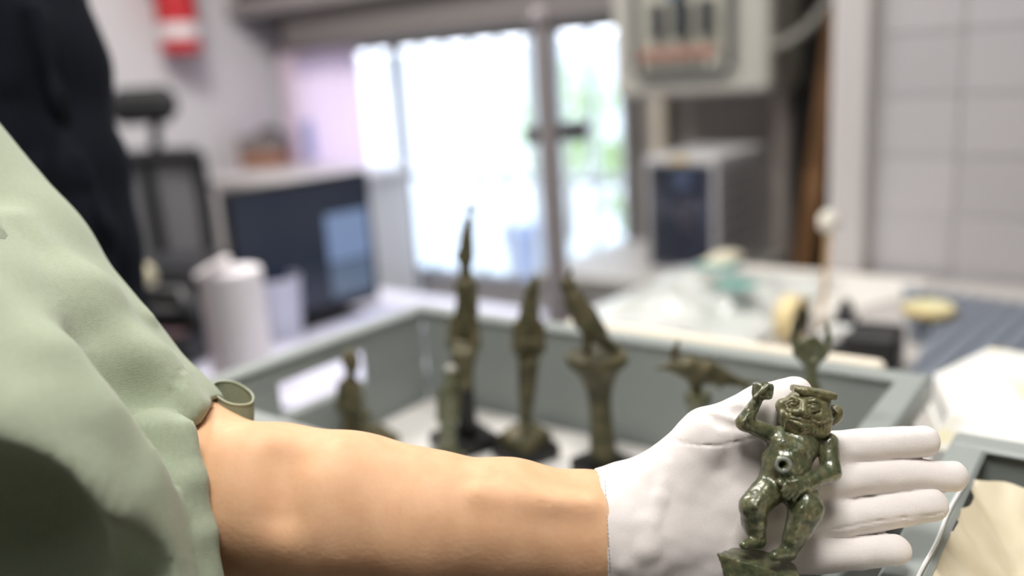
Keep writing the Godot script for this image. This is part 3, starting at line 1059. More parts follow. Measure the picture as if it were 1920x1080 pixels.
	for k in 4:
		poly = []
		var j := 0.004 * (k % 2)
		for p in [[-0.125, 0.69], [-0.128, 0.775], [-0.158, 0.865], [-0.125, 0.975], [0.28, 0.90], [0.28, 0.69]]:
			poly.append(Vector2(p[0] + j, -(p[1] - 0.8) + j))
		part("ream", M.new().slab(poly, y, y + 0.031), stain, t)
		y += 0.0325
	# tissue and bag in the small crate
	t = thing("tissue_paper", "crumpled cream tissue paper filling the small crate", "tissue paper", V(0.05, 0.45, TABLE + 0.014), TURN)
	var tm := tri_mat(mat(Color.WHITE, 0.85), noise_tex(0.02, grad([[0.0, C8(214, 203, 176)], [1.0, C8(234, 226, 205)]]), 3, 17), 6.0)
	tm.backlight_enabled = true
	tm.backlight = Color(0.3, 0.28, 0.22)
	part("sheet", crumple(Vector2(-0.125, -0.135), 0.235, 0.292, 60, 66, 0.074, 0.016, 21, 0.070), tm, t)
	part("sheet", crumple(Vector2(-0.09, -0.150), 0.20, 0.20, 44, 44, 0.050, 0.03, 27, 0.02), tm, t)
	part("sheet", crumple(Vector2(-0.11, -0.155), 0.22, 0.30, 30, 36, 0.01, 0.03, 33, -0.002), tm, t)
	t = thing("plastic_liner", "clear plastic bag edge turned up along the left wall of the small crate", "plastic liner", V(-0.077, 0.45, TABLE), TURN)
	var lm := mat(Color(0.92, 0.94, 0.95, 0.25), 0.12)
	lm.transparency = BaseMaterial3D.TRANSPARENCY_ALPHA
	var lr := []
	var le := []
	for i in 25:
		var u := i / 24.0
		var xx := 0.0006 * sin(u * 21.0)
		lr.append([Vector3(xx, 0.03, 0.15 - u * 0.27), Vector3(xx, 0.09, 0.15 - u * 0.27), Vector3(xx - 0.003, 0.1615, 0.15 - u * 0.27)])
		le.append(Vector3(xx - 0.003, 0.1625, 0.15 - u * 0.27))
	part("film", M.new().grid(lr), lm, t)
	part("rolled_edge", M.new().tube(le, 0.0011, 6), mat(C8(228, 230, 230), 0.25), t)
	# grey stand pole behind the crate
	var pt := on_b(1015, 40, 1.47)
	var pm := on_b(1048, 585, 1.345)
	var pb := pm + (pm - pt) * (pm.y / (pt.y - pm.y))
	t = thing("stand_pole", "grey metal floor stand pole with a crossbar in front of the window", "stand", pb, 0.0)
	var gm := mat(C8(126, 120, 122), 0.5, 0.15)
	var up := (pt - pb)
	part("foot", M.new().lathe([Vector2(0.0005, 0.02), Vector2(0.05, 0.03), Vector2(0.14, 0.012), Vector2(0.14, 0.0), Vector2(0.0005, 0.0)], 24), gm, t)
	part("pole", M.new().tube([up * 0.005, up * 0.6, up * 0.61, up], [0.028, 0.026, 0.022, 0.021], 14), gm, t)
	part("knob", M.new().ball(up * 1.0, Vector3(0.028, 0.030, 0.028), 16), gm, t)
	var cb := on_b(1010, 250, 1.42) - pb
	part("crossbar", M.new().box(cb + Vector3(0.035, -0.0, 0), Vector3(0.125, 0.036, 0.03), 0.004, Basis(Vector3.BACK, 0.05)), mat(C8(96, 98, 104), 0.5), t)
	part("clamp_block", M.new().box(cb + Vector3(0.075, 0.0, 0.012), Vector3(0.03, 0.036, 0.03), 0.004), mat(C8(74, 77, 84), 0.5), t)
	# switchboard cabinet
	t = thing("switchboard", "pale grey electrical cabinet with dark-framed window hanging beside the window", "electrical cabinet", V(-1.1, 2.32, 1.215), TURN)
	var cm := mat(C8(172, 170, 162), 0.5)
	part("housing", M.new().box(Vector3(0, 0.40, -0.13), Vector3(0.485, 0.80, 0.26), 0.012), cm, t)
	var fr := M.new()
	for q in [[-0.163, 0.43, 0.022, 0.72], [0.131, 0.43, 0.022, 0.72]]:
		fr.box(Vector3(q[0], q[1], 0.012), Vector3(q[2], q[3], 0.024), 0.008)
	for q in [[-0.016, 0.06], [-0.016, 0.79]]:
		fr.box(Vector3(q[0], q[1], 0.012), Vector3(0.28, 0.022, 0.024), 0.008)
	part("door_frame", fr, mat(C8(86, 87, 88), 0.5), t)
	part("panel", M.new().box(Vector3(-0.016, 0.425, 0.003), Vector3(0.275, 0.71, 0.006), 0.002), mat(C8(168, 167, 155), 0.5), t)
	for k in 3:
		part("switch", M.new().box(Vector3(-0.085 + k * 0.075, 0.21, 0.018), Vector3(0.035 + 0.012 * (k % 2), 0.10, 0.03), 0.004), mat(C8(52, 56, 60), 0.4), t)
	part("indicator", M.new().box(Vector3(-0.025, 0.285, 0.02), Vector3(0.04, 0.03, 0.03), 0.004), mat(C8(60, 96, 140), 0.4), t)
	for k in 8:
		part("terminal", M.new().box(Vector3(-0.125 + k * 0.03, 0.118, 0.012), Vector3(0.02, 0.028, 0.018), 0.002), mat([C8(182, 112, 96), C8(160, 132, 120)][k % 2], 0.5), t)
	for k in 7:
		part("terminal", M.new().box(Vector3(-0.115 + k * 0.032, 0.088, 0.010), Vector3(0.016, 0.02, 0.014), 0.002), mat([C8(120, 118, 112), C8(204, 200, 190)][int(k == 6)], 0.5), t)
	# cupboard, oven
	t = thing("low_cupboard", "grey low cupboard under the small oven behind the worktable", "cupboard", V(-1.15, 2.25, 0), TURN)
	part("body", M.new().box(Vector3(0, 0.36, 0), Vector3(0.56, 0.68, 0.50), 0.006), mat(C8(150, 148, 146), 0.5), t)
	part("worktop", M.new().box(Vector3(0, 0.72, 0), Vector3(0.58, 0.035, 0.53), 0.004), mat(C8(170, 166, 160), 0.5), t)
	for k in [-1, 1]:
		var dd := part("door", M.new().box(Vector3(k * 0.138, 0.36, 0.257), Vector3(0.268, 0.62, 0.016), 0.003), mat(C8(160, 158, 155), 0.5), t)
		part("handle", M.new().box(Vector3(k * 0.03, 0.56, 0.273), Vector3(0.012, 0.1, 0.014), 0.003), gm, dd)
	t = thing("small_oven", "grey box oven with a dark glass door on the low cupboard", "oven", V(-1.023, 2.28, 0.7385), TURN)
	var om := mat(C8(186, 185, 186), 0.5)
	var cas := M.new()
	cas.box(Vector3(0, 0.006, 0), Vector3(0.215, 0.012, 0.36), 0.003).box(Vector3(0, 0.312, 0), Vector3(0.215, 0.024, 0.36), 0.006)
	cas.box(Vector3(-0.1, 0.16, 0), Vector3(0.015, 0.30, 0.36), 0.003).box(Vector3(0.1, 0.16, 0), Vector3(0.015, 0.30, 0.36), 0.003).box(Vector3(0, 0.16, -0.172), Vector3(0.19, 0.3, 0.012), 0.003)
	part("casing", cas, om, t)
	var vents := M.new()
	for k in 5:
		vents.box(Vector3(0.1085, 0.08 + k * 0.045, 0.06), Vector3(0.004, 0.01, 0.2), 0.001)
	part("vent", vents, mat(C8(110, 110, 112), 0.6), t)
	part("lining", M.new().box(Vector3(0, 0.16, -0.15), Vector3(0.18, 0.28, 0.01), 0.001), mat(C8(34, 35, 40), 0.7), t)
	part("bundle", M.new().ball(Vector3(-0.03, 0.15, 0.08), Vector3(0.035, 0.07, 0.03), 16), mat(C8(176, 148, 142), 0.8), t, Vector3.ZERO, "pinkish bundle behind the glass")
	part("cloth", M.new().ball(Vector3(0.03, 0.09, 0.06), Vector3(0.045, 0.07, 0.04), 16), mat(C8(120, 122, 150), 0.8), t, Vector3.ZERO, "grey-blue cloth behind the glass")
	part("tray", M.new().box(Vector3(0.02, 0.03, 0.05), Vector3(0.12, 0.03, 0.16), 0.004), mat(C8(46, 50, 92), 0.6), t, Vector3.ZERO, "navy tray behind the glass")
	var dg := mat(Color(0.25, 0.27, 0.33, 0.45), 0.06)
	dg.transparency = BaseMaterial3D.TRANSPARENCY_ALPHA
	part("door_glass", M.new().box(Vector3(0, 0.16, 0.172), Vector3(0.185, 0.275, 0.005), 0.001), dg, t)
	part("label", M.new().box(Vector3(0.0, 0.314, 0.1815), Vector3(0.05, 0.014, 0.003), 0.001), mat(C8(196, 164, 70), 0.6), t, Vector3.ZERO, "yellow label")
	# pipe, hose, plank
	var sp := on_b(1240, 240, 2.64)
	t = thing("wall_conduit", "short cream conduit running down the wall above the small oven", "pipe", Vector3(sp.x, 0.74, sp.z), 0.0)
	part("pipe", M.new().tube([Vector3(0, -0.02, 0), Vector3(0, 0.2, 0), Vector3(0, 0.62, 0)], 0.028, 12), mat(C8(214, 206, 188), 0.5), t)
	part("clip", M.new().box(Vector3(0, 0.2, 0), Vector3(0.07, 0.02, 0.07), 0.004, Basis(Vector3.UP, TURN)), mat(C8(180, 172, 156), 0.5), t)
	t = thing("conduit_pipe", "upright grey conduit pipe between the electrical cabinet and the dark niche", "pipe", V(-0.862, 2.66, 0.0), TURN)
	var px0 := on_b(1466, 300, 2.62) - V(-0.862, 2.66, 0.0)
	part("pipe", M.new().tube([Vector3(px0.dot(AX), 0.0, -px0.dot(BX)), Vector3(px0.dot(AX), 1.3, -px0.dot(BX)), Vector3(px0.dot(AX), 2.69, -px0.dot(BX))], 0.026, 14), mat(C8(196, 186, 180), 0.5), t)
	part("bracket", M.new().box(Vector3(px0.dot(AX), 1.25, -px0.dot(BX) - 0.01), Vector3(0.07, 0.03, 0.06), 0.004), mat(C8(140, 134, 130), 0.5), t)
	var h0 := V(-0.87, 2.2, 1.36)
	t = thing("flexible_hose", "grey flexible hose curving from the cabinet across the dark niche", "hose", h0, 0.0)
	var pts := []
	for q in [[1438, 86], [1455, 86], [1478, 78], [1505, 62], [1530, 38], [1552, 8], [1572, -40]]:
		pts.append(on_b(q[0], q[1], 2.34) - h0)
	part("hose", M.new().tube(pts, 0.015, 12), mat(C8(126, 124, 116), 0.6), t)
	var q0 := on_b(1506, 495, 2.565)
	var q1 := on_b(1560, 110, 2.565)
	var pd := (q1 - q0).normalized()
	var base := q0 - pd * (q0.y / pd.y)
	t = thing("wood_plank", "brown wooden plank leaning in the dark niche beside the tiled wall", "plank", base, 0.0)
	part("plank", M.new().box(pd * 0.98, Vector3(0.058, 1.94, 0.022), 0.003, Basis(pd.cross(BX).normalized() * -1.0, pd, -BX).orthonormalized()), tri_mat(mat(Color.WHITE, 0.7), noise_tex(0.03, grad([[0.0, C8(140, 102, 68)], [1.0, C8(166, 124, 84)]]), 3, 4), 4.0), t)


func build_desk_things() -> void:
	var DY := 0.80
	# monitor
	var rb := on_y(690, 574, DY + 0.012)
	var zr := (rb - EYE).dot(FW)
	var rt := P(690, 320, zr)
	var lt := on_y(420, 361, rt.y)
	var ctr := Vector3((rt.x + lt.x) * 0.5, DY, (rt.z + lt.z) * 0.5)
	var dir := (rt - lt)
	dir.y = 0
	var wd := dir.length()
	var hg := rt.y - rb.y
	var t := thing("monitor", "black desktop monitor showing a dark screen with a pale blue window", "monitor", ctr, -atan2(dir.z, dir.x))
	part("housing", M.new().box(Vector3(0, 0.012 + hg * 0.5, -0.012), Vector3(wd, hg, 0.024), 0.004), black_plastic, t)
	part("stand", M.new().box(Vector3(0, 0.06, -0.04), Vector3(0.05, 0.10, 0.02), 0.003).box(Vector3(0, 0.004, -0.03), Vector3(0.2, 0.008, 0.14), 0.003), black_plastic, t)
	var sc := mat(C8(16, 18, 24), 0.25)
	sc.emission_enabled = true
	sc.emission = C8(34, 42, 58)
	sc.emission_energy_multiplier = 0.8
	part("screen", M.new().box(Vector3(0, 0.012 + hg * 0.5 + 0.004, 0.0005), Vector3(wd - 0.02, hg - 0.03, 0.002), 0.0), sc, t)
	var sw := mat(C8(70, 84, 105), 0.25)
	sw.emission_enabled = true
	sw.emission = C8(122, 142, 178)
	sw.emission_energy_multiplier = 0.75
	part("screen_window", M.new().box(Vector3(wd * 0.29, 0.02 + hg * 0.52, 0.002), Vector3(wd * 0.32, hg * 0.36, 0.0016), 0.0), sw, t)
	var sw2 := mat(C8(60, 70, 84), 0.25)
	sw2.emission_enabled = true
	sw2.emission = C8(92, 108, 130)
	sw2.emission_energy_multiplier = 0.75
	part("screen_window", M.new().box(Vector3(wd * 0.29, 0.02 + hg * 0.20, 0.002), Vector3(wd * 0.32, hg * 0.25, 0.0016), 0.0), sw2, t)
	var ml := AreaLight3D.new()
	ml.name = "screen_light"
	ml.area_size = Vector2(wd * 0.32, hg * 0.6)
	ml.light_energy = 0.015
	ml.light_color = Color(0.7, 0.8, 1.0)
	ml.area_range = 6.0
	ml.shadow_enabled = true
	ml.position = Vector3(wd * 0.29, 0.02 + hg * 0.4, 0.02)
	ml.rotation.y = PI
	t.add_child(ml)
	# paper roll with a loose sheet
	var c := on_y(458, 700, DY)
	t = thing("paper_roll", "upright white paper roll with a loose flap on the white desk", "paper roll", Vector3(c.x, DY, c.z), 0.0)
	part("roll", M.new().lathe([Vector2(0.012, 0.195), Vector2(0.043, 0.195), Vector2(0.047, 0.191), Vector2(0.047, 0.0), Vector2(0.012, 0.0)], 28, Transform3D(Basis.IDENTITY, Vector3(0.008, 0, 0))), mat(C8(236, 232, 236), 0.85), t)
	var rows := []
	for i in 12:
		var an := 2.2 + i * 0.13
		var r := 0.046 + i * 0.0028
		rows.append([Vector3(0.008 + r * cos(an), 0.205 - i * 0.002, r * sin(an)), Vector3(0.008 + r * cos(an), 0.11, r * sin(an)), Vector3(0.008 + r * cos(an), 0.002, r * sin(an))])
	part("loose_flap", M.new().grid(rows), mat(C8(228, 218, 222), 0.85), t)
	part("loose_flap", M.new().box(Vector3(-0.025, 0.20, 0.01), Vector3(0.06, 0.018, 0.05), 0.006, Basis(Vector3.BACK, 0.45)), mat(C8(232, 226, 228), 0.85), t)
	# pot
	c = on_y(530, 628, DY)
	solo("desk_pot", M.new().lathe([Vector2(0.001, 0.0), Vector2(0.042, 0.0), Vector2(0.05, 0.125), Vector2(0.047, 0.125), Vector2(0.04, 0.01), Vector2(0.001, 0.01)], 24), mat(C8(196, 198, 216), 0.5), "pale grey plastic pot standing before the monitor", "pot", Vector3(c.x, DY, c.z))
	# black telephone and cables at the left
	c = on_y(330, 668, DY)
	t = thing("desk_phone", "black desk telephone behind the paper roll on the white desk", "telephone", Vector3(c.x, DY, c.z), -0.3)
	part("base", M.new().box(Vector3(0, 0.03, 0), Vector3(0.16, 0.06, 0.14), 0.008).box(Vector3(0.0, 0.075, -0.03), Vector3(0.14, 0.04, 0.08), 0.008), black_plastic, t)
	part("handset", M.new().tube([Vector3(-0.07, 0.11, 0.03), Vector3(-0.05, 0.13, 0.02), Vector3(0.05, 0.13, 0.02), Vector3(0.07, 0.11, 0.03)], 0.018, 10), black_plastic, t)
	part("button_panel", M.new().box(Vector3(0.03, 0.063, 0.045), Vector3(0.07, 0.008, 0.03), 0.002), mat(C8(110, 84, 92), 0.6), t)
	c = on_y(384, 600, DY)
	solo("pale_ball", M.new().ball(Vector3(0, 0.022, 0), Vector3(0.022, 0.022, 0.022), 16), mat(C8(206, 200, 190), 0.9), "small pale ball lying on the desk beside the telephone", "ball", Vector3(c.x, DY, c.z))
	c = on_y(290, 630, DY)
	t = thing("desk_lamp", "slim stalk with a cream head at the navy jacket's edge", "lamp", Vector3(c.x, DY, c.z), 0.0)
	part("stalk", M.new().lathe([Vector2(0.03, 0.0), Vector2(0.03, 0.008), Vector2(0.006, 0.012), Vector2(0.006, 0.11), Vector2(0.001, 0.11)], 16), black_plastic, t)
	part("head", M.new().ball(Vector3(-0.003, 0.13, 0), Vector3(0.026, 0.032, 0.026), 16), mat(C8(206, 198, 168), 0.7), t)
	# black printer under the chair line
	c = on_y(350, 572, DY)
	t = thing("printer", "low black printer on the desk before the office chair", "printer", Vector3(c.x, DY, c.z), -0.45)
	part("body", M.new().box(Vector3(0, 0.05, 0), Vector3(0.26, 0.10, 0.18), 0.012), black_plastic, t)
	part("paper_tray", M.new().box(Vector3(0, 0.045, 0.12), Vector3(0.2, 0.012, 0.08), 0.003), mat(C8(50, 52, 60), 0.5), t)
	part("lid", M.new().box(Vector3(0, 0.108, -0.01), Vector3(0.28, 0.014, 0.17), 0.004), mat(C8(34, 36, 40), 0.4), t)
	# office chair, drawn in its own upright plane
	var q := P(305, 400, 2.6)
	gb = Vector3(q.x, 0, q.z)
	var s := gs()
	t = thing("office_chair", "black office chair with a headrest and grey mesh back behind the desk", "chair", gb, 0.0)
	var bk := mat(C8(18, 19, 21), 0.6)
	var hp := G(268, 198)
	part("headrest", M.new().box(hp, Vector3(124, 66, 40) * s, 0.03, Basis(Vector3.RIGHT, -0.15)).box(G(262, 205, 0.01), Vector3(140, 34, 30) * s, 0.02), bk, t)
	part("headrest_post", M.new().tube([G(291, 215), G(293, 300, -0.02)], 0.016, 10), bk, t)
	var fb := M.new()
	var x0 := G(215, 480).x
	var x1 := G(398, 480).x
	var y0 := G(300, 500).y
	var y1 := G(300, 292).y
	for w in [[x0, y0, x0, y1], [x1, y0, x1, y1], [x0, y1, x1, y1], [x0, y0, x1, y0]]:
		fb.tube([Vector3(w[0], w[1], 0), Vector3((w[0] + w[2]) * 0.5, (w[1] + w[3]) * 0.5, -0.01), Vector3(w[2], w[3], 0)], 0.022, 10)
	part("back_frame", fb, bk, t)
	part("back_mesh", M.new().box(Vector3((x0 + x1) * 0.5, (y0 + y1) * 0.5, -0.01), Vector3(x1 - x0 - 0.02, y1 - y0 - 0.02, 0.006), 0.001), mat(C8(112, 112, 116), 0.8), t)
	part("seat", M.new().box(Vector3((x0 + x1) * 0.5, 0.47, -0.24), Vector3(0.48, 0.08, 0.46), 0.03), bk, t)
	part("spine", M.new().tube([Vector3((x0 + x1) * 0.5, 0.45, -0.05), Vector3((x0 + x1) * 0.5, y0, 0.01), Vector3((x0 + x1) * 0.5, y1, 0.02)], 0.02, 8), bk, t)
	part("gas_column", M.new().tube([Vector3((x0 + x1) * 0.5, 0.08, -0.24), Vector3((x0 + x1) * 0.5, 0.44, -0.24)], 0.025, 10), bk, t)
	for k in 5:
		var an := TAU * k / 5.0
		var e := Vector3((x0 + x1) * 0.5 + 0.28 * cos(an), 0.07, -0.24 + 0.28 * sin(an))
		var sp := part("base_spoke", M.new().tube([Vector3((x0 + x1) * 0.5, 0.1, -0.24), e], [0.022, 0.015], 8), bk, t)
		part("caster", M.new().ball(e - Vector3(0, 0.042, 0), Vector3(0.02, 0.028, 0.028), 10), bk, sp)
	# cabinet with a box in the corner
	var cc := V(-2.68, 2.30, 0)
	t = thing("low_cabinet", "low pale cabinet in the corner left of the window", "cabinet", cc, TURN)
	var wc := mat(C8(206, 202, 202), 0.5)
	part("body", M.new().box(Vector3(-0.1, 0.48, 0.02), Vector3(0.74, 0.94, 0.46), 0.005), wc, t)
	part("top_board", M.new().box(Vector3(-0.1, 0.965, 0.02), Vector3(0.78, 0.03, 0.5), 0.004), wc, t)
	for k in [-1, 1]:
		var dr := part("door", M.new().box(Vector3(-0.1 + k * 0.182, 0.48, 0.258), Vector3(0.355, 0.88, 0.016), 0.003), wc, t)
		part("handle", M.new().box(Vector3(-0.1 + k * 0.03, 0.7, 0.272), Vector3(0.012, 0.1, 0.014), 0.003), black_plastic, dr)
	var bx := on_y(503, 312, 0.98)
	t = thing("archive_box", "grey and brown box standing on the low cabinet", "box", Vector3(bx.x, 0.98, bx.z), TURN + 0.5)
	part("box", M.new().box(Vector3(0, 0.035, 0), Vector3(0.19, 0.07, 0.14), 0.004), mat(C8(152, 108, 86), 0.8), t)
	part("lid", M.new().box(Vector3(0, 0.105, 0), Vector3(0.2, 0.07, 0.15), 0.006), mat(C8(126, 118, 118), 0.8), t)
	part("bundle", M.new().ball(Vector3(0.035, 0.145, 0.02), Vector3(0.06, 0.03, 0.05), 14), mat(C8(62, 60, 60), 0.8), t)
	# fire extinguisher
	c = P(342, 100, 3.52)
	var wl := V(-3.22, c.dot(BX), c.y)
	c = EYE + ray(342, 100) * ((-3.245 - EYE.dot(AX)) / ray(342, 100).dot(AX))
	t = thing("fire_extinguisher", "red fire extinguisher with a white label band on the left wall", "fire extinguisher", c, TURN)
	var red := mat(C8(196, 44, 52), 0.35)
	part("cylinder", M.new().lathe([Vector2(0.001, 0.0), Vector2(0.07, 0.0), Vector2(0.08, 0.012), Vector2(0.08, 0.36), Vector2(0.06, 0.41), Vector2(0.025, 0.44), Vector2(0.001, 0.44)], 28), red, t)
	part("label_band", M.new().lathe([Vector2(0.0805, 0.055), Vector2(0.0812, 0.057), Vector2(0.0812, 0.112), Vector2(0.0805, 0.114)], 28), mat(C8(232, 226, 228), 0.5), t, Vector3.ZERO, "white label band")
	part("valve", M.new().lathe([Vector2(0.02, 0.435), Vector2(0.02, 0.48), Vector2(0.001, 0.48)], 12).box(Vector3(0.03, 0.49, 0), Vector3(0.12, 0.016, 0.02), 0.004), black_plastic, t)
	part("bracket", M.new().box(Vector3(-0.06, 0.25, 0), Vector3(0.08, 0.05, 0.1), 0.006), black_plastic, t)
	# curtains
	var cur := mat(C8(226, 218, 214), 0.85)
	rows = []
	for i in 61:
		var u := i / 60.0
		var zz := 0.03 * sin(u * 52.0) + 0.012 * sin(u * 17.0)
		rows.append([Vector3(zz, 0.02, (u - 0.5) * 0.62), Vector3(zz * 1.1, 1.2, (u - 0.5) * 0.62), Vector3(zz, 2.45, (u - 0.5) * 0.6)])
	solo("curtain", M.new().grid(rows), cur, "cream curtain hanging in folds on the left wall beside the navy jacket", "curtain", V(-3.26, 1.42, 0.0), TURN)
	rows = []
	for i in 41:
		var u := i / 40.0
		var zz := 0.018 * sin(u * 40.0) + 0.008 * sin(u * 13.0)
		rows.append([Vector3((u - 0.5) * 0.54, 0.0, zz), Vector3((u - 0.5) * 0.55, 0.5, zz * 1.2), Vector3((u - 0.5) * 0.54, 1.05, zz)])
	var pk := mat(C8(232, 212, 220), 0.85)
	pk.backlight_enabled = true
	pk.backlight = Color(0.75, 0.68, 0.74)
	solo("curtain", M.new().grid(rows), pk, "pale pink curtain gathered at the left end of the window", "curtain", V(-3.0, 2.62, 0.42), TURN)
	c = on_b(578, 262, 2.585)
	solo("blue_paper", M.new().box(Vector3.ZERO, Vector3(0.075, 0.17, 0.006), 0.001), mat(C8(170, 178, 226), 0.7), "pale blue paper pinned on the pink curtain", "paper", c, TURN)
	# dark box high on the wall
	c = on_b(505, 20, 2.5)
	t = thing("wall_box", "black box mounted high on the wall left of the window", "wall box", V(c.dot(AX), 2.58, c.y - 0.035), TURN)
	part("body", M.new().box(Vector3(0, 0.12, 0), Vector3(0.44, 0.24, 0.2), 0.015), black_plastic, t)
	part("front_grille", M.new().box(Vector3(0, 0.12, 0.102), Vector3(0.38, 0.16, 0.006), 0.002), mat(C8(44, 46, 46), 0.6), t)
	part("bracket", M.new().box(Vector3(0, 0.12, -0.11), Vector3(0.1, 0.1, 0.03), 0.003), black_plastic, t)


# ------------------------------------------------------------------ people, and the figure in the glove, modelled in the frame of the held hand
const HD := 0.458
const PXM := HD / FPX
var HB: Basis
var HO: Vector3


func L(x: float, y: float, w: float) -> Vector3:  # w: millimetres towards the viewer from the plane of the palm
	return HB.transposed() * (P(x, y, HD - w * 0.001) - HO)


func hw(y: float) -> float:  # the palm leans back
	return (y - 900.0) * 0.06


func box_px(x0: float, y0: float, x1: float, y1: float, w0: float, w1: float, cell: float) -> Field:
	var lo := Vector3.ONE * 99.0
	var hi := -lo
	for x in [x0, x1]:
		for y in [y0, y1]:
			for w in [w0, w1]:
				lo = lo.min(L(x, y, w))
				hi = hi.max(L(x, y, w))
	return Field.new(lo, hi, cell)


func front(f: Field, x: float, y: float) -> Vector3:  # where the line of a pixel first meets the surface
	var w := 60.0
	var last := 1.0
	while w > -60.0:
		var e := f.val(L(x, y, w))
		if e < 0.0:
			return L(x, y, w + 0.7 * (-e) / (last - e))
		last = e
		w -= 0.7
	return L(x, y, 0)


func limb(m: M, ps: Array, rs: Array, k := 0.03, cell := 0.009) -> void:
	var lo := Vector3.ONE * 9.0
	var hi := -lo
	for i in ps.size():
		var r: Vector3 = Vector3.ONE * (rs[i] + 0.04)
		lo = lo.min(ps[i] - r)
		hi = hi.max(ps[i] + r)
	var f := Field.new(lo, hi, cell)
	f.chain(ps, rs, k)
	f.net(m)


func build_people() -> void:
	HB = Basis(RT, UP, -FW)
	HO = P(1470, 880, HD)
	person_in_green()
	person_in_navy()


func fabric(c: Color, lo: float, scale: float, bump: float) -> StandardMaterial3D:
	var m := mat(Color.WHITE, 0.9, 0.0, 0.3)
	tri_mat(m, noise_tex(0.05, grad([[0.0, c.darkened(lo)], [1.0, c.lightened(lo)]]), 4, 41), scale, noise_tex(0.16, null, 2, 43), bump)
	m.rim_enabled = true
	m.rim = 0.3
	m.rim_tint = 0.6
	return m


func head_on(m: M, c: Vector3, face: Vector3) -> void:  # a plain head, chin to crown 23 cm, out of the frame
	var sd := Vector3.UP.cross(face).normalized()
	var f := Field.new(c - Vector3.ONE * 0.16, c + Vector3.ONE * 0.16, 0.006)
	var bs := Basis(sd, Vector3.UP, face)
	f.ell(c + Vector3(0, 0.02, 0) - face * 0.01, Vector3(0.075, 0.095, 0.095), 0.0, false, bs)
	f.ell(c + face * 0.03 - Vector3(0, 0.055, 0), Vector3(0.055, 0.06, 0.055), 0.03, false, bs)
	f.cap(c + face * 0.09 + Vector3(0, 0.02, 0), c + face * 0.108 - Vector3(0, 0.018, 0), 0.009, 0.014, 0.012)
	f.cap(c + face * 0.082 - Vector3(0, 0.05, 0) - sd * 0.02, c + face * 0.082 - Vector3(0, 0.05, 0) + sd * 0.02, 0.007, 0.007, 0.006)
	for q in [-1, 1]:
		f.ell(c + sd * 0.078 * q - face * 0.01, Vector3(0.012, 0.032, 0.02), 0.008, false, bs)
		f.ell(c + sd * 0.032 * q + face * 0.083 + Vector3(0, 0.018, 0), Vector3(0.016, 0.01, 0.012), 0.006, true, bs)
	f.cap(c - Vector3(0, 0.06, 0) - face * 0.02, c - Vector3(0, 0.15, 0) - face * 0.03, 0.052, 0.056, 0.03)
	f.net(m)


func hair_on(c: Vector3, face: Vector3) -> M:
	var sd := Vector3.UP.cross(face).normalized()
	var bs := Basis(sd, Vector3.UP, face)
	var f := Field.new(c - Vector3.ONE * 0.17, c + Vector3.ONE * 0.17, 0.007)
	f.ell(c + Vector3(0, 0.03, 0) - face * 0.02, Vector3(0.086, 0.105, 0.105), 0.0, false, bs)
	f.ell(c + face * 0.09 - Vector3(0, 0.03, 0), Vector3(0.08, 0.09, 0.075), 0.01, true, bs)
	f.cut(c - Vector3(0, 0.05, 0), Vector3.DOWN)
	return f.net(M.new())


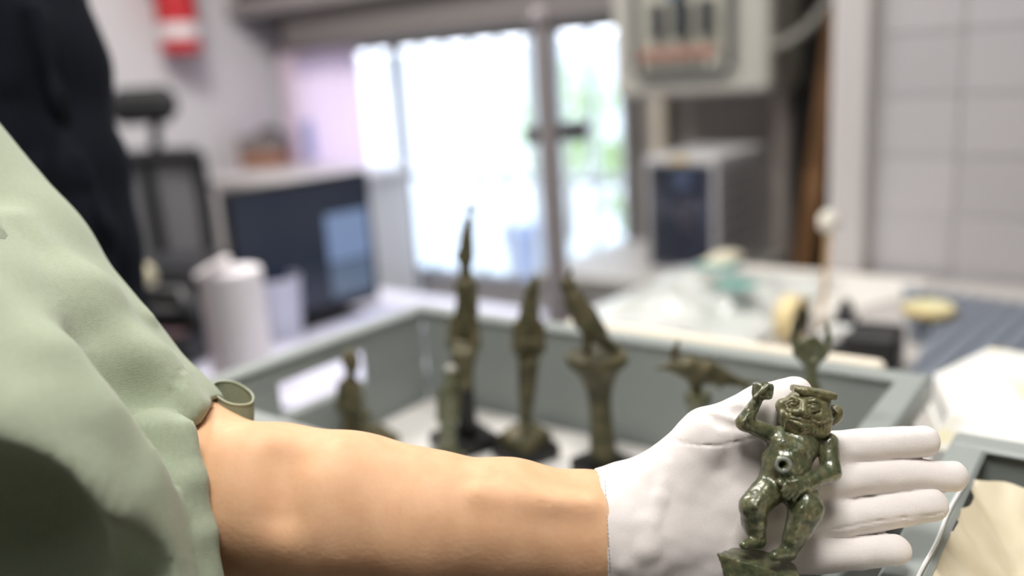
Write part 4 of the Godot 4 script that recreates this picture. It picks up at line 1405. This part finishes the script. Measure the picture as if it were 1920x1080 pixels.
func person_in_green() -> void:
	var feet := V(-0.76, 0.06, 0.0)
	var t := thing("person", "person in a sage green shirt holding out a white-gloved hand with the bronze figure", "person", feet, 0.0)
	var X := Transform3D(HB, HO - feet)     # hand frame -> person
	var IX := X.affine_inverse()
	var shoulder: Vector3 = IX * (V(-0.70, 0.20, 1.36) - feet)
	# --- body: arm, torso, head
	var skin := mat(Color.WHITE, 0.6, 0.0, 0.35)
	tri_mat(skin, noise_tex(0.02, grad([[0.0, C8(214, 166, 128)], [0.5, C8(222, 176, 138)], [0.8, C8(226, 182, 144)], [1.0, C8(216, 164, 130)]]), 4, 61), 9.0, noise_tex(0.12, null, 3, 62), 0.012)
	skin.subsurf_scatter_enabled = true
	skin.subsurf_scatter_strength = 0.08
	var fa := box_px(180, 680, 1200, 1180, -95, 35, 0.0026)
	var arm := [L(1210, 998, -14), L(1110, 1000, -12), L(950, 982, -12), L(800, 976, -14), L(640, 956, -18), L(520, 938, -24), L(430, 935, -30)]
	fa.chain(arm, [0.0285, 0.0315, 0.0335, 0.0358, 0.0392, 0.0405, 0.0425], 0.012)
	fa.chain([L(430, 938, -30), L(345, 890, -36), L(266, 832, -44), L(190, 735, -52)], [0.043, 0.0425, 0.041, 0.040], 0.008)
	fa.ell(L(462, 905, -9), Vector3(0.020, 0.028, 0.016), 0.02, false, Basis(Vector3.BACK, 0.5))
	fa.ell(L(640, 900, -16), Vector3(0.04, 0.018, 0.022), 0.02, false, Basis(Vector3.BACK, -0.05))
	fa.cap(L(532, 868, 13), L(524, 960, 22), 0.002, 0.002, 0.022, true)
	fa.cap(L(900, 930, 14), L(1100, 948, 15), 0.002, 0.002, 0.012)
	fa.rough(fnoise(14.0, 2, 9), 0.0012)
	var bm := fa.net(M.new()).moved(X)
	var chest := V(-0.76, 0.06, 0) - feet
	limb(bm, [X * L(195, 740, -52), X * L(20, 540, -68), X * L(-210, 250, -80), X * shoulder, chest + Vector3(0, 1.34, 0)], [0.042, 0.040, 0.042, 0.05, 0.09], 0.03)
	limb(bm, [chest + Vector3(0, 1.36, 0), chest + Vector3(0, 1.15, 0), chest + Vector3(0, 0.95, 0)], [0.11, 0.13, 0.13], 0.04, 0.012)
	head_on(bm, chest + Vector3(0, 1.60, 0), AX)
	part("body", bm, skin, t)
	part("hair", hair_on(chest + Vector3(0, 1.60, 0), AX), mat(C8(46, 36, 30), 0.7), t)
	# --- shirt
	var cloth := fabric(C8(162, 172, 149), 0.05, 26.0, 0.02)
	var fs := box_px(-175, 150, 450, 1150, -118, 120, 0.0034)
	var k := 0.012
	fs.chain([L(-214, 242, -76), L(-3, 519, -62), L(256, 860, -38), L(362, 996, -30)], [0.0545, 0.055, 0.0565, 0.056], k)  # far sleeve
	fs.cap(L(200, 560, -56), L(262, 606, -48), 0.010, 0.008, 0.006)
	fs.chain([L(-190, 480, 14), L(-60, 640, 18), L(20, 748, 26), L(118, 850, 32), L(192, 945, 34), L(243, 1080, 34), L(265, 1240, 34)], [0.046, 0.047, 0.047, 0.046, 0.046, 0.046, 0.046], k)   # near mass
	fs.chain([L(-200, 640, 40), L(-60, 800, 44), L(60, 960, 46), L(150, 1180, 44)], [0.05, 0.05, 0.048, 0.046], 0.02)
	fs.chain([L(-150, 820, -50), L(-60, 1040, -50), L(140, 1180, -50)], 0.056, 0.01)
	# long folds along the cloth
	for q in [[[30, 420, -20], [160, 560, -16], [262, 690, -10], [330, 790, -6], [362, 880, -2]], [[-40, 560, 62], [70, 690, 66], [150, 800, 68], [205, 920, 68]], [[40, 900, 86], [120, 960, 84], [190, 1050, 80]], [[-60, 720, 84], [20, 800, 88], [90, 880, 88]]]:
		var ps := []
		for p in q.size():
			ps.append(L(q[p][0], q[p][1], q[p][2]))
		fs.chain(ps, ([0.002, 0.007, 0.008, 0.005, 0.002] if ps.size() == 5 else [0.002, 0.007, 0.007, 0.002]), 0.03)
	for q in [[[170, 640, 22], [250, 748, 22], [318, 850, 20], [352, 960, 16]], [[-60, 860, 92], [40, 930, 92], [100, 1000, 90]]]:
		var ps := []
		for p in q.size():
			ps.append(L(q[p][0], q[p][1], q[p][2]))
		fs.chain(ps, ([0.004, 0.010, 0.010, 0.003] if ps.size() == 4 else [0.001, 0.003, 0.001]), 0.028, true)
	# the deep gaps under the near fold at the lower left
	fs.ell(L(-95, 1085, 100), Vector3(0.054, 0.052, 0.084), 0.018, true)
	fs.ell(L(200, 1150, 96), Vector3(0.022, 0.024, 0.045), 0.018, true)
	fs.rough(fnoise(9.0, 2, 19), 0.0020)
	# sleeve opening
	var hem0 := L(402, 752, -20)
	var hem1 := L(366, 812, 0)
	var hem2 := L(418, 1080, 30)
	var nrm := (hem1 - hem0).cross(hem2 - hem1).normalized()
	if nrm.x < 0.0:
		nrm = -nrm
	sleeve_cut(fs, [Vector2(402, 750), Vector2(367, 812), Vector2(384, 900), Vector2(404, 1000), Vector2(424, 1090), Vector2(440, 1240)])
	fs.chain([L(520, 948, -24), L(430, 938, -30), L(345, 890, -36), L(300, 858, -40)], [0.0445, 0.0455, 0.0452, 0.040], 0.002, true)
	# the near side of the sleeve hangs down in front of the arm
	for q in [[0, 0.0055, 2], [-26, 0.008, 0], [-60, 0.012, -2]]:
		fs.chain([L(348 + q[0], 808, 13 + q[2]), L(363 + q[0], 900, 19 + q[2]), L(382 + q[0], 1000, 22 + q[2]), L(404 + q[0], 1110, 24 + q[2])], q[1], 0.008)
	# hem seam
	var seam := []
	for i in 7:
		seam.append(front(fs, lerpf(352, 318, i / 6.0), lerpf(668, 745, i / 6.0)))
	fs.chain(seam, 0.0006, 0.0025, true)
	var sm := fs.net(M.new()).moved(X)
	limb(sm, [X * L(-214, 242, -78), X * shoulder, chest + Vector3(0, 1.36, 0)], [0.0535, 0.085, 0.12], 0.05, 0.012)
	limb(sm, [X * L(-190, 520, 20), chest + Vector3(0.0, 1.18, 0.0)], [0.055, 0.15], 0.05, 0.012)
	limb(sm, [chest + Vector3(0, 1.36, 0), chest + Vector3(0, 1.15, 0), chest + Vector3(0, 0.86, 0)], [0.13, 0.155, 0.16], 0.05, 0.012)
	var sh := part("shirt", sm, cloth, t)
	# rolled cuff edge beyond the arm
	var cuff := M.new()
	var rows := []
	for lay in [[0.0, 1.0, 1.0], [9.0, 1.03, 1.04], [24.0, 1.02, 1.0], [46.0, 0.95, 0.9]]:
		var row := []
		for j in 40:
			var an := TAU * j / 40.0
			var px: float = 436.0 + 41.0 * lay[1] * cos(an) * 0.94 - 17.0 * lay[2] * sin(an) * 0.30 + lay[0] * 0.05
			var py: float = 737.0 + 41.0 * cos(an) * 0.30 + 19.0 * lay[2] * sin(an) + lay[0] * 1.35
			row.append(X * L(px, py + 0.5 * sin(an * 5.0), -52.0 + 11.0 * sin(an)))
		rows.append(row)
	cuff.grid(rows, true)
	var cm2 := fabric(C8(128, 136, 112), 0.08, 60.0, 0.02)
	part("sleeve_cuff", cuff, cm2, sh, Vector3.ZERO, "darker rolled cuff edge")
	var rim: Array = rows[0].duplicate()
	rim.append(rim[0])
	part("cuff_edge", M.new().tube(rim, 0.0007, 6), fabric(C8(176, 184, 160), 0.05, 60.0, 0.01), sh)
	# trousers
	var tr := M.new()
	var sd := BX * 0.09
	for q in [-1, 1]:
		limb(tr, [chest + Vector3(0, 0.92, 0) + sd * q * 0.6, chest + Vector3(0, 0.5, 0) + sd * q + AX * 0.02, chest + Vector3(0, 0.06, 0) + sd * q], [0.125, 0.085, 0.06], 0.04, 0.014)
	part("trousers", tr, mat(C8(44, 46, 52), 0.9), t)
	# --- glove
	var gm := mat(Color.WHITE, 0.95, 0.0, 0.25)
	tri_mat(gm, noise_tex(0.06, grad([[0.0, C8(224, 217, 214)], [1.0, C8(238, 232, 229)]]), 3, 71), 60.0, noise_tex(0.14, null, 3, 72), 0.012)
	gm.rim_enabled = true
	gm.rim = 0.25
	var fg := glove_field()
	var gl := part("glove", fg.net(M.new()).moved(X), gm, t)
	var st := M.new()
	var y := 900.0
	while y < 1085.0:
		var x := 1134.0 + (y - 900.0) * 0.06
		var a := front(fg, x, y)
		var b := front(fg, x + 0.6, y + 5.0)
		st.tube([X * (a + Vector3(0, 0, 0.0001)), X * ((a + b) * 0.5 + Vector3(0, 0, 0.0003)), X * (b + Vector3(0, 0, 0.0001))], 0.0003, 5)
		y += 8.0
	part("stitching", st, mat(C8(196, 188, 184), 0.9), gl)


func sleeve_cut(f: Field, line: Array) -> void:  # the cloth ends along this edge (pixels), seen from the front; taken as a curtain of planes through the eye's direction at the sleeve
	var pl := []
	for i in line.size():
		pl.append(L(line[i].x, line[i].y, -10.0))
	for kk in f.nz:
		for jj in f.ny:
			var q := kk * f.nx * f.ny + jj * f.nx
			var yy := f.o.y + jj * f.h
			var ex := 9.0
			if yy >= pl[0].y:
				ex = pl[0].x + (yy - pl[0].y) * 0.35 + 0.0
			for i in pl.size() - 1:
				if yy < pl[i].y and yy >= pl[i + 1].y:
					ex = lerpf(pl[i].x, pl[i + 1].x, (pl[i].y - yy) / (pl[i].y - pl[i + 1].y))
			if yy < pl[-1].y:
				ex = pl[-1].x
			var zz := f.o.z + kk * f.h
			ex += (zz + 0.01) * 0.12
			for ii in f.nx:
				var e: float = (f.o.x + ii * f.h - ex) * 0.85
				var c := f.d[q + ii]
				var w := maxf(0.005 - absf(c - e), 0.0)
				f.d[q + ii] = maxf(c, e) + w * w * 50.0


func hc(x: float, y: float, r_mm: float, dw := 0.0) -> Vector3:  # centre of a finger whose front lies in the palm's plane
	return L(x, y, hw(y) - r_mm + dw)


func glove_field() -> Field:
	var f := box_px(1105, 690, 1830, 1120, -42, 24, 0.0014)
	var mm := PXM * 1000.0
	# palm: metacarpals
	var wrist := L(1150, 1002, -13)
	for q in [[1462, 850, 40], [1492, 905, 38], [1486, 965, 37], [1452, 1032, 36]]:
		f.cap(wrist, hc(q[0], q[1], q[2] * mm), 100 * PXM, q[2] * PXM, 0.010)
	f.ell(L(1330, 975, -13), Vector3(0.045, 0.036, 0.014), 0.012)
	f.ell(L(1300, 1075, -6), Vector3(0.038, 0.020, 0.016), 0.012)          # little-finger side of the palm
	f.cap(L(1105, 1000, -13), L(1190, 1002, -13), 114 * PXM, 108 * PXM, 0.012)   # cuff
	f.cap(L(1165, 905, -16), L(1200, 898, -14), 0.0085, 0.0085, 0.012)
	# thumb
	f.cap(L(1225, 930, -10), L(1325, 822, -9), 66 * PXM, 54 * PXM, 0.012)
	f.cap(L(1325, 822, -9), L(1428, 765, -11), 53 * PXM, 43 * PXM, 0.006)
	f.cap(L(1428, 765, -11), L(1490, 738, -14), 43 * PXM, 34 * PXM, 0.004)
	f.cap(L(1390, 850, -12), L(1455, 815, -15), 50 * PXM, 44 * PXM, 0.010)
	# fingers
	var g := 0.0012
	for fin in [[[1440, 850, 38], [1560, 842, 34], [1655, 833, 32.5], [1732, 828, 30]], [[1470, 907, 37], [1580, 900, 35], [1690, 890, 31], [1782, 894, 29]], [[1460, 972, 36], [1580, 973, 35], [1690, 953, 34], [1744, 946, 32.5]], [[1450, 1040, 35], [1530, 1041, 34], [1610, 1036, 31.5], [1679, 1031, 28]]]:
		for i in 3:
			var a: Array = fin[i]
			var b: Array = fin[i + 1]
			f.cap(hc(a[0], a[1], a[2] * mm, 1.0 if i == 1 else 0.0), hc(b[0], b[1], b[2] * mm, 1.0 if i == 0 else (2.5 if i == 2 else 0.0)), a[2] * PXM, b[2] * PXM, g if i > 0 else 0.006)
	f.ell(hc(1795, 892, 26 * mm, 2.5), Vector3(0.0048, 0.0072, 0.006), 0.003)
	# folds of the cloth
	for q in [[[1216, 985], [1212, 1030], [1226, 1080], 1.9], [[1170, 1020], [1168, 1060], [1182, 1100], 1.1], [[1258, 880], [1240, 940], [1226, 985], 1.0]]:
		var ps := []
		for i in 3:
			ps.append(front(f, q[i][0], q[i][1]) - Vector3(0, 0, 0.0052))
		f.chain(ps, [0.004, 0.0051, 0.004], 0.003 * q[3])
	for q in [[[1310, 772], [1350, 790], [1400, 806]], [[1340, 756], [1385, 772], [1420, 788]], [[1540, 868], [1556, 850], [1560, 822]]]:
		var ps := []
		for i in 3:
			ps.append(front(f, q[i][0], q[i][1]))
		f.chain(ps, [0.0002, 0.0006, 0.0002], 0.006, true)
	f.rough(fnoise(45.0, 2, 15), 0.0006)
	# seams: across the base of the thumb and along the ring finger
	for q in [[[1243, 823], [1275, 829], [1310, 834], [1345, 835], [1380, 830], [1415, 821]], [[1528, 1000], [1565, 993], [1605, 985], [1650, 977], [1695, 971], [1735, 968], [1768, 963]]]:
		var ps := []
		for p in q:
			ps.append(front(f, p[0], p[1]))
		f.chain(ps, 0.00045, 0.0011, true)
	# cuff end, with the arm coming out of it
	var c0 := L(1117, 885, -14)
	f.cut(c0, Vector3(-1, -0.05, 0).normalized())
	f.chain([L(1110, 1000, -12), L(1150, 1000, -12)], [0.0317, 0.0312], 0.0, true)
	return f


func person_in_navy() -> void:
	var feet := V(-1.29, 0.42, 0.0)
	var t := thing("person", "person in a dark navy jacket standing behind the green shirt", "person", feet, 0.0)
	var jk := mat(Color.WHITE, 0.85, 0.0, 0.25)
	tri_mat(jk, noise_tex(0.05, grad([[0.0, C8(14, 16, 24)], [1.0, C8(20, 23, 33)]]), 3, 81), 8.0)
	var hub := Vector3(0, 0, 0)
	var d := 0.98
	var s := d / FPX
	var f := Field.new((HB.transposed() * (P(-480, 850, d + 0.27) - HO)), (HB.transposed() * (P(330, -420, d - 0.2) - HO)), 0.0075)
	var q := func(x: float, y: float, dd: float) -> Vector3: return HB.transposed() * (P(x, y, d + dd) - HO)
	f.chain([q.call(-80, -230, 0.0), q.call(-8, -20, 0.0), q.call(42, 130, 0.0), q.call(90, 330, 0.0), q.call(125, 470, -0.01), q.call(152, 640, -0.02), q.call(180, 780, -0.04)], [0.092, 0.09, 0.088, 0.082, 0.076, 0.07, 0.062], 0.03)
	f.chain([q.call(-220, -150, 0.1), q.call(-190, 300, 0.1), q.call(-170, 800, 0.12)], [0.15, 0.15, 0.15], 0.05)
	# folds down the sleeve
	for e in [[[70, 20], [110, 180], [118, 330], [170, 470]], [[-10, 150], [30, 290], [110, 420], [160, 560]], [[150, 300], [190, 430], [215, 560]]]:
		var ps := []
		for p in e:
			ps.append(q.call(p[0], p[1], -0.082))
		f.chain(ps, 0.006, 0.03)
	for e in [[[105, 60], [140, 210], [160, 360], [190, 480]], [[20, 190], [60, 270], [112, 240]]]:
		var ps := []
		for p in e:
			ps.append(q.call(p[0], p[1], -0.09))
		f.chain(ps, 0.006, 0.014, true)
	f.rough(fnoise(7.0, 2, 29), 0.005)
	var X := Transform3D(HB, HO - feet)
	var jm := f.net(M.new()).moved(X)
	limb(jm, [Vector3(0, 1.46, 0), Vector3(0, 1.1, 0), Vector3(0, 0.86, 0)], [0.14, 0.155, 0.16], 0.05, 0.014)
	part("jacket", jm, jk, t)
	var bm := M.new()
	head_on(bm, Vector3(0, 1.80, 0), AX)
	limb(bm, [X * q.call(170, 740, -0.03), X * q.call(190, 800, -0.05), X * q.call(205, 830, -0.07)], [0.035, 0.03, 0.036], 0.02, 0.006)
	limb(bm, [Vector3(0, 1.62, 0), Vector3(0, 1.3, 0), Vector3(0, 0.9, 0)], [0.058, 0.1, 0.1], 0.03, 0.014)
	var skin := mat(C8(214, 164, 124), 0.5)
	part("body", bm, skin, t)
	part("hair", hair_on(Vector3(0, 1.80, 0), AX), mat(C8(30, 26, 24), 0.7), t)
	var tr := M.new()
	for e in [-1, 1]:
		limb(tr, [Vector3(0, 0.92, 0) + BX * 0.05 * e, Vector3(0, 0.5, 0) + BX * 0.09 * e, Vector3(0, 0.06, 0) + BX * 0.09 * e], [0.125, 0.085, 0.06], 0.04, 0.014)
	part("trousers", tr, mat(C8(36, 38, 46), 0.9), t)


func sw(y: float) -> float:
	return (y - 900.0) * 0.05 + 15.0


func sc(x: float, y: float, dw := 0.0) -> Vector3:
	return L(x, y, sw(y) + dw)


func build_statuette() -> void:
	var O := P(1430, 1070, HD - 0.02)
	var X := Transform3D(HB, HO - O)
	var t := thing("bronze_figurine", "green bronze dwarf figurine with raised fist lying in the white-gloved palm", "figurine", O, 0.0)
	var p := PXM
	var f := box_px(1375, 708, 1592, 1050, 0, 36, 0.0008)
	# trunk
	f.ell(sc(1472, 872, 1), Vector3(43 * p, 44 * p, 0.0125), 0.003)
	f.ell(sc(1490, 838, -1), Vector3(42 * p, 36 * p, 0.0105), 0.005, false, Basis(Vector3.BACK, -0.25))
	f.cap(sc(1462, 818, -1), sc(1540, 828, -2), 15 * p, 16 * p, 0.004)
	f.cap(sc(1500, 800), sc(1498, 832), 24 * p, 26 * p, 0.004)
	f.ell(sc(1468, 832, 7), Vector3(15 * p, 12 * p, 0.004), 0.003)
	f.ell(sc(1500, 842, 8), Vector3(17 * p, 12 * p, 0.004), 0.003)
	f.ell(sc(1476, 908, 0), Vector3(44 * p, 26 * p, 0.0105), 0.004)
	# legs
	f.cap(sc(1452, 908, 0), sc(1413, 950, 7), 31 * p, 25 * p, 0.003)
	f.cap(sc(1413, 950, 7), sc(1420, 1012, 2), 24.5 * p, 15 * p, 0.002)
	f.ell(sc(1407, 975, 2), Vector3(16 * p, 24 * p, 0.006), 0.003)
	f.cap(sc(1421, 1014, 2), sc(1394, 1022, 8), 12 * p, 8 * p, 0.002)
	f.cap(sc(1500, 915, 0), sc(1511, 955, 7), 34 * p, 30 * p, 0.003)
	f.cap(sc(1511, 955, 7), sc(1478, 1034, 3), 29 * p, 16 * p, 0.002)
	f.ell(sc(1503, 985, 1), Vector3(22 * p, 30 * p, 0.007), 0.003, false, Basis(Vector3.BACK, -0.4))
	f.cap(sc(1478, 1036, 3), sc(1452, 1042, 11), 13 * p, 9 * p, 0.002)
	f.cap(sc(1440, 912, 9), sc(1416, 948, 15), 3 * p, 3 * p, 0.004)
	f.cap(sc(1503, 955, 15), sc(1482, 1012, 9), 2.5 * p, 2.5 * p, 0.005)
	# gap under the belly
	f.cap(sc(1463, 905, 12), sc(1472, 912, 12), 8 * p, 8 * p, 0.002)
	# raised arm
	f.cap(sc(1455, 818, 0), sc(1395, 792, 4), 17 * p, 13.5 * p, 0.003)
	f.cap(sc(1395, 792, 4), sc(1419, 752, 6), 14.5 * p, 9.5 * p, 0.002)
	f.rbox(sc(1430, 732, 7), Vector3(17 * p, 15 * p, 0.0048), 0.0022, 0.002, false, Basis(Vector3.BACK, -0.1))
	for i in 4:
		f.cap(sc(1416 + i * 8, 716, 12.3), sc(1421 + i * 8 - (i % 2) * 3, 744, 12.6), 1.6 * p, 1.3 * p, 0.0009, true)
	f.cap(sc(1414, 746, 12), sc(1440, 722, 13), 3.6 * p, 3.2 * p, 0.001)
	f.cap(sc(1405, 775, 11), sc(1396, 790, 10), 2 * p, 2 * p, 0.003)
	# lowered arm, hand on the thigh
	f.cap(sc(1552, 832, -1), sc(1558, 884, 3), 20 * p, 17 * p, 0.002)
	f.cap(sc(1558, 884, 3), sc(1512, 908, 11), 17.5 * p, 12 * p, 0.002)
	f.ell(sc(1492, 913, 13), Vector3(20 * p, 15 * p, 0.0040), 0.002, false, Basis(Vector3.BACK, 0.3))
	for q in [[1484, 906, 1467, 921], [1486, 911, 1470, 930], [1490, 915, 1478, 935], [1497, 918, 1488, 938]]:
		f.cap(sc(q[0], q[1], 15), sc(q[2], q[3], 14), 5 * p, 4 * p, 0.0008)
	f.cap(sc(1496, 902, 16), sc(1478, 904, 16), 4.5 * p, 3.6 * p, 0.001)
	for x in [1518, 1526]:
		var dirx := Vector2(0.42, 0.9)
		f.cap(sc(x - dirx.x * 13, 906 - (x - 1518) * 0.5 - dirx.y * 13, 14), sc(x + dirx.x * 11, 906 - (x - 1518) * 0.5 + dirx.y * 11, 14), 1.6 * p, 1.6 * p, 0.0015, true)
	# navel ring
	f.ell(sc(1469, 872, 13.2), Vector3(19 * p, 18 * p, 0.0016), 0.0015)
	f.ell(sc(1469, 872, 15), Vector3(6.8 * p, 6.5 * p, 0.0065), 0.0012, true)
	# creases
	f.cap(sc(1492, 852, 12), sc(1498, 872, 13), 1.6 * p, 1.6 * p, 0.0015, true)
	f.cap(sc(1508, 850, 11), sc(1514, 868, 11), 1.6 * p, 1.6 * p, 0.0015, true)
	f.cap(sc(1432, 888, 10), sc(1470, 925, 12), 1.8 * p, 1.8 * p, 0.0025, true)
	f.rough(fnoise(160.0, 4, 33), 0.00045)
	var body := part("body", f.net(M.new()).moved(X), bronze, t)
	part("navel_ring", navel(f, X), tri_mat(mat(Color.WHITE, 0.5, 0.2), noise_tex(0.04, grad([[0.0, C8(120, 126, 116)], [1.0, C8(168, 172, 164)]]), 3, 91), 60.0), body, Vector3.ZERO, "pale worn ring round the navel hole")
	part("head", head_field().net(M.new()).moved(X), bronze_brown, t)
	# base block under the feet
	var top := [L(1343, 1037, 28), L(1503, 1084, 33), L(1492, 1058, 14), L(1470, 1038, 7), L(1438, 1026, 3), L(1378, 1023, 6)]
	var bot := [L(1364, 1118, 30), L(1478, 1150, 34), L(1474, 1126, 17), L(1458, 1112, 11), L(1434, 1102, 8), L(1392, 1100, 10)]
	var fb := box_px(1335, 1010, 1512, 1155, -2, 40, 0.0011)
	hull(fb, top + bot, 0.0009)
	fb.rough(fnoise(90.0, 2, 34), 0.0002)
	part("base_block", fb.net(M.new()).moved(X), bronze, t)


func navel(f: Field, X: Transform3D) -> M:
	var ps := []
	for r in [8.0, 9.5, 13.0, 16.0, 18.5]:
		var row := []
		for j in 28:
			var an := -TAU * j / 28.0
			var q := front(f, 1469 + r * cos(an), 872 + r * 0.95 * sin(an))
			q.z += 0.00016 if r > 9.0 and r < 17.0 else -0.0003
			row.append(X * q)
		ps.append(row)
	return M.new().grid(ps, true)


func hull(f: Field, pts: Array, rnd: float) -> void:  # rounded convex hull of a few points
	var planes := []
	var mid := Vector3.ZERO
	for p in pts:
		mid += p / pts.size()
	for i in pts.size():
		for j in range(i + 1, pts.size()):
			for k in range(j + 1, pts.size()):
				var n: Vector3 = (pts[j] - pts[i]).cross(pts[k] - pts[i])
				if n.length() < 1e-9:
					continue
				n = n.normalized()
				if n.dot(mid - pts[i]) > 0.0:
					n = -n
				var ok := true
				for q in pts:
					if n.dot(q - pts[i]) > 0.0004:
						ok = false
						break
				if ok:
					planes.append([n, n.dot(pts[i])])
	for kk in f.nz:
		for jj in f.ny:
			for ii in f.nx:
				var p := f.o + Vector3(ii, jj, kk) * f.h
				var e := -1.0
				for pl in planes:
					var g: float = pl[0].dot(p) - pl[1]
					if g > e:
						var w := maxf(rnd - absf(g - e), 0.0)
						e = g + w * w * 0.25 / rnd
				var q := ii + f.nx * (jj + f.ny * kk)
				f.d[q] = minf(f.d[q], e)


func head_field() -> Field:
	var p := PXM
	var f := box_px(1450, 715, 1585, 828, -4, 27, 0.0005)
	var B := Basis(Vector3.BACK, -0.16)
	# skull, jaw, beard
	f.ell(L(1512, 764, 9), Vector3(42 * p, 34 * p, 0.0115), 0.0)
	f.rbox(L(1508, 787, 8.5), Vector3(43 * p, 27 * p, 0.0105), 0.005, 0.003, false, B)
	f.ell(L(1495, 806, 14), Vector3(17 * p, 20 * p, 0.0055), 0.0015)
	f.ell(L(1536, 783, 15), Vector3(18 * p, 16 * p, 0.0055), 0.003)
	f.ell(L(1478, 776, 14), Vector3(14 * p, 15 * p, 0.005), 0.003)
	# headdress
	f.rbox(L(1522, 744, 8), Vector3(28 * p, 12 * p, 0.0085), 0.002, 0.0012, false, B)
	f.rbox(L(1525, 735, 8.5), Vector3(34 * p, 6.5 * p, 0.0098), 0.0014, 0.0006, false, B)
	f.cap(L(1495, 730, 15), L(1512, 733, 17), 6.5 * p, 5 * p, 0.001)
	f.cap(L(1512, 729, 16), L(1553, 740, 13), 4 * p, 4.4 * p, 0.001)
	f.cap(L(1497, 740, 19), L(1545, 752, 18), 1.4 * p, 1.4 * p, 0.0012, true)
	# ears
	f.ell(L(1468, 763, 8), Vector3(13 * p, 16 * p, 0.006), 0.0015)
	f.ell(L(1467, 764, 14.5), Vector3(7 * p, 9 * p, 0.0022), 0.0008, true)
	f.ell(L(1550, 776, 7), Vector3(12 * p, 16 * p, 0.006), 0.002)
	f.ell(L(1563, 778, 7), Vector3(16 * p, 20 * p, 0.006), 0.0015, false, Basis(Vector3.BACK, -0.45))
	f.ell(L(1563, 779, 13.5), Vector3(8 * p, 11 * p, 0.0025), 0.0008, true, Basis(Vector3.BACK, -0.45))
	# sockets
	var el := front(f, 1487, 758)
	var er := front(f, 1526, 764)
	f.ell(el + Vector3(0, 0, 0.0008), Vector3(14 * p, 9 * p, 0.0026), 0.0016, true, B)
	f.ell(er + Vector3(0, 0, 0.0008), Vector3(15 * p, 9.5 * p, 0.0028), 0.0016, true, B)
	# brows, nose
	var bl := [front(f, 1474, 752), front(f, 1486, 746), front(f, 1500, 751)]
	var br := [front(f, 1512, 753), front(f, 1528, 751), front(f, 1545, 759)]
	f.chain(bl, 3.4 * p, 0.0012)
	f.chain(br, 3.6 * p, 0.0012)
	var n0 := front(f, 1506, 752)
	var n1 := front(f, 1503, 770)
	f.cap(n0, n1 + Vector3(0, 0, 0.0016), 5.5 * p, 9 * p, 0.0014)
	f.ell(n1 + Vector3(-10 * p, -2 * p, 0.0007), Vector3(8 * p, 6.5 * p, 0.0026), 0.0006)
	f.ell(n1 + Vector3(9 * p, -3 * p, 0.0007), Vector3(8 * p, 6.5 * p, 0.0026), 0.0006)
	# eyes with lids
	f.ell(el - Vector3(0, 0, 0.0006), Vector3(9 * p, 5 * p, 0.0019), 0.0004, false, B)
	f.ell(er - Vector3(0, 0, 0.0006), Vector3(9.5 * p, 5.2 * p, 0.0019), 0.0004, false, B)
	for e in [el, er]:
		for sg in [-1, 1]:
			var ps := []
			for i in 7:
				var u := (i - 3) / 3.0
				ps.append(e + B * Vector3(u * 11 * p, sg * 6.5 * p * (1.0 - u * u * 0.8), 0.0004 - absf(u) * 0.0003))
			f.chain(ps, 1.7 * p, 0.0004)
	# mouth
	var m0 := front(f, 1483, 785)
	var m1 := front(f, 1501, 790)
	var m2 := front(f, 1517, 793)
	f.ell(m1 + Vector3(0, 0, -0.0004), Vector3(19 * p, 11 * p, 0.0026), 0.0016, false, B)
	var up := Vector3(0, 4.5 * p, 0.0015)
	var dn := Vector3(0, -6 * p, 0.0013)
	f.chain([m0 + up * 0.5, m1 + up, m2 + up * 0.5], [2.5 * p, 4.8 * p, 2.5 * p], 0.0005)
	f.chain([m0 + dn * 0.5, m1 + dn, m2 + dn * 0.5], [2.5 * p, 6.0 * p, 2.5 * p], 0.0005)
	f.chain([m0 + Vector3(-2 * p, 0, 0.001), m1 + Vector3(0, -0.5 * p, 0.0030), m2 + Vector3(2 * p, 0, 0.001)], 1.9 * p, 0.0004, true)
	# cheek wrinkles
	for q in [[[1524, 785], [1534, 790], [1545, 788], [1554, 782]], [[1522, 793], [1534, 799], [1547, 796], [1556, 789]], [[1472, 770], [1478, 776], [1487, 777]]]:
		var ps := []
		for a in q:
			ps.append(front(f, a[0], a[1]))
		f.chain(ps, 1.3 * p, 0.0009, true)
	# beard strands and the cheek strap
	f.chain([front(f, 1481, 778), front(f, 1477, 790), front(f, 1473, 804)], [2.6 * p, 3 * p, 3.2 * p], 0.001)
	for x in [1463, 1468, 1484, 1488, 1521, 1528, 1535, 1542, 1548]:
		f.chain([front(f, x + 1, 797), front(f, x, 806), front(f, x - 1, 812)], 0.9 * p, 0.0005, true)
	f.rough(fnoise(220.0, 4, 36), 0.00028)
	return f
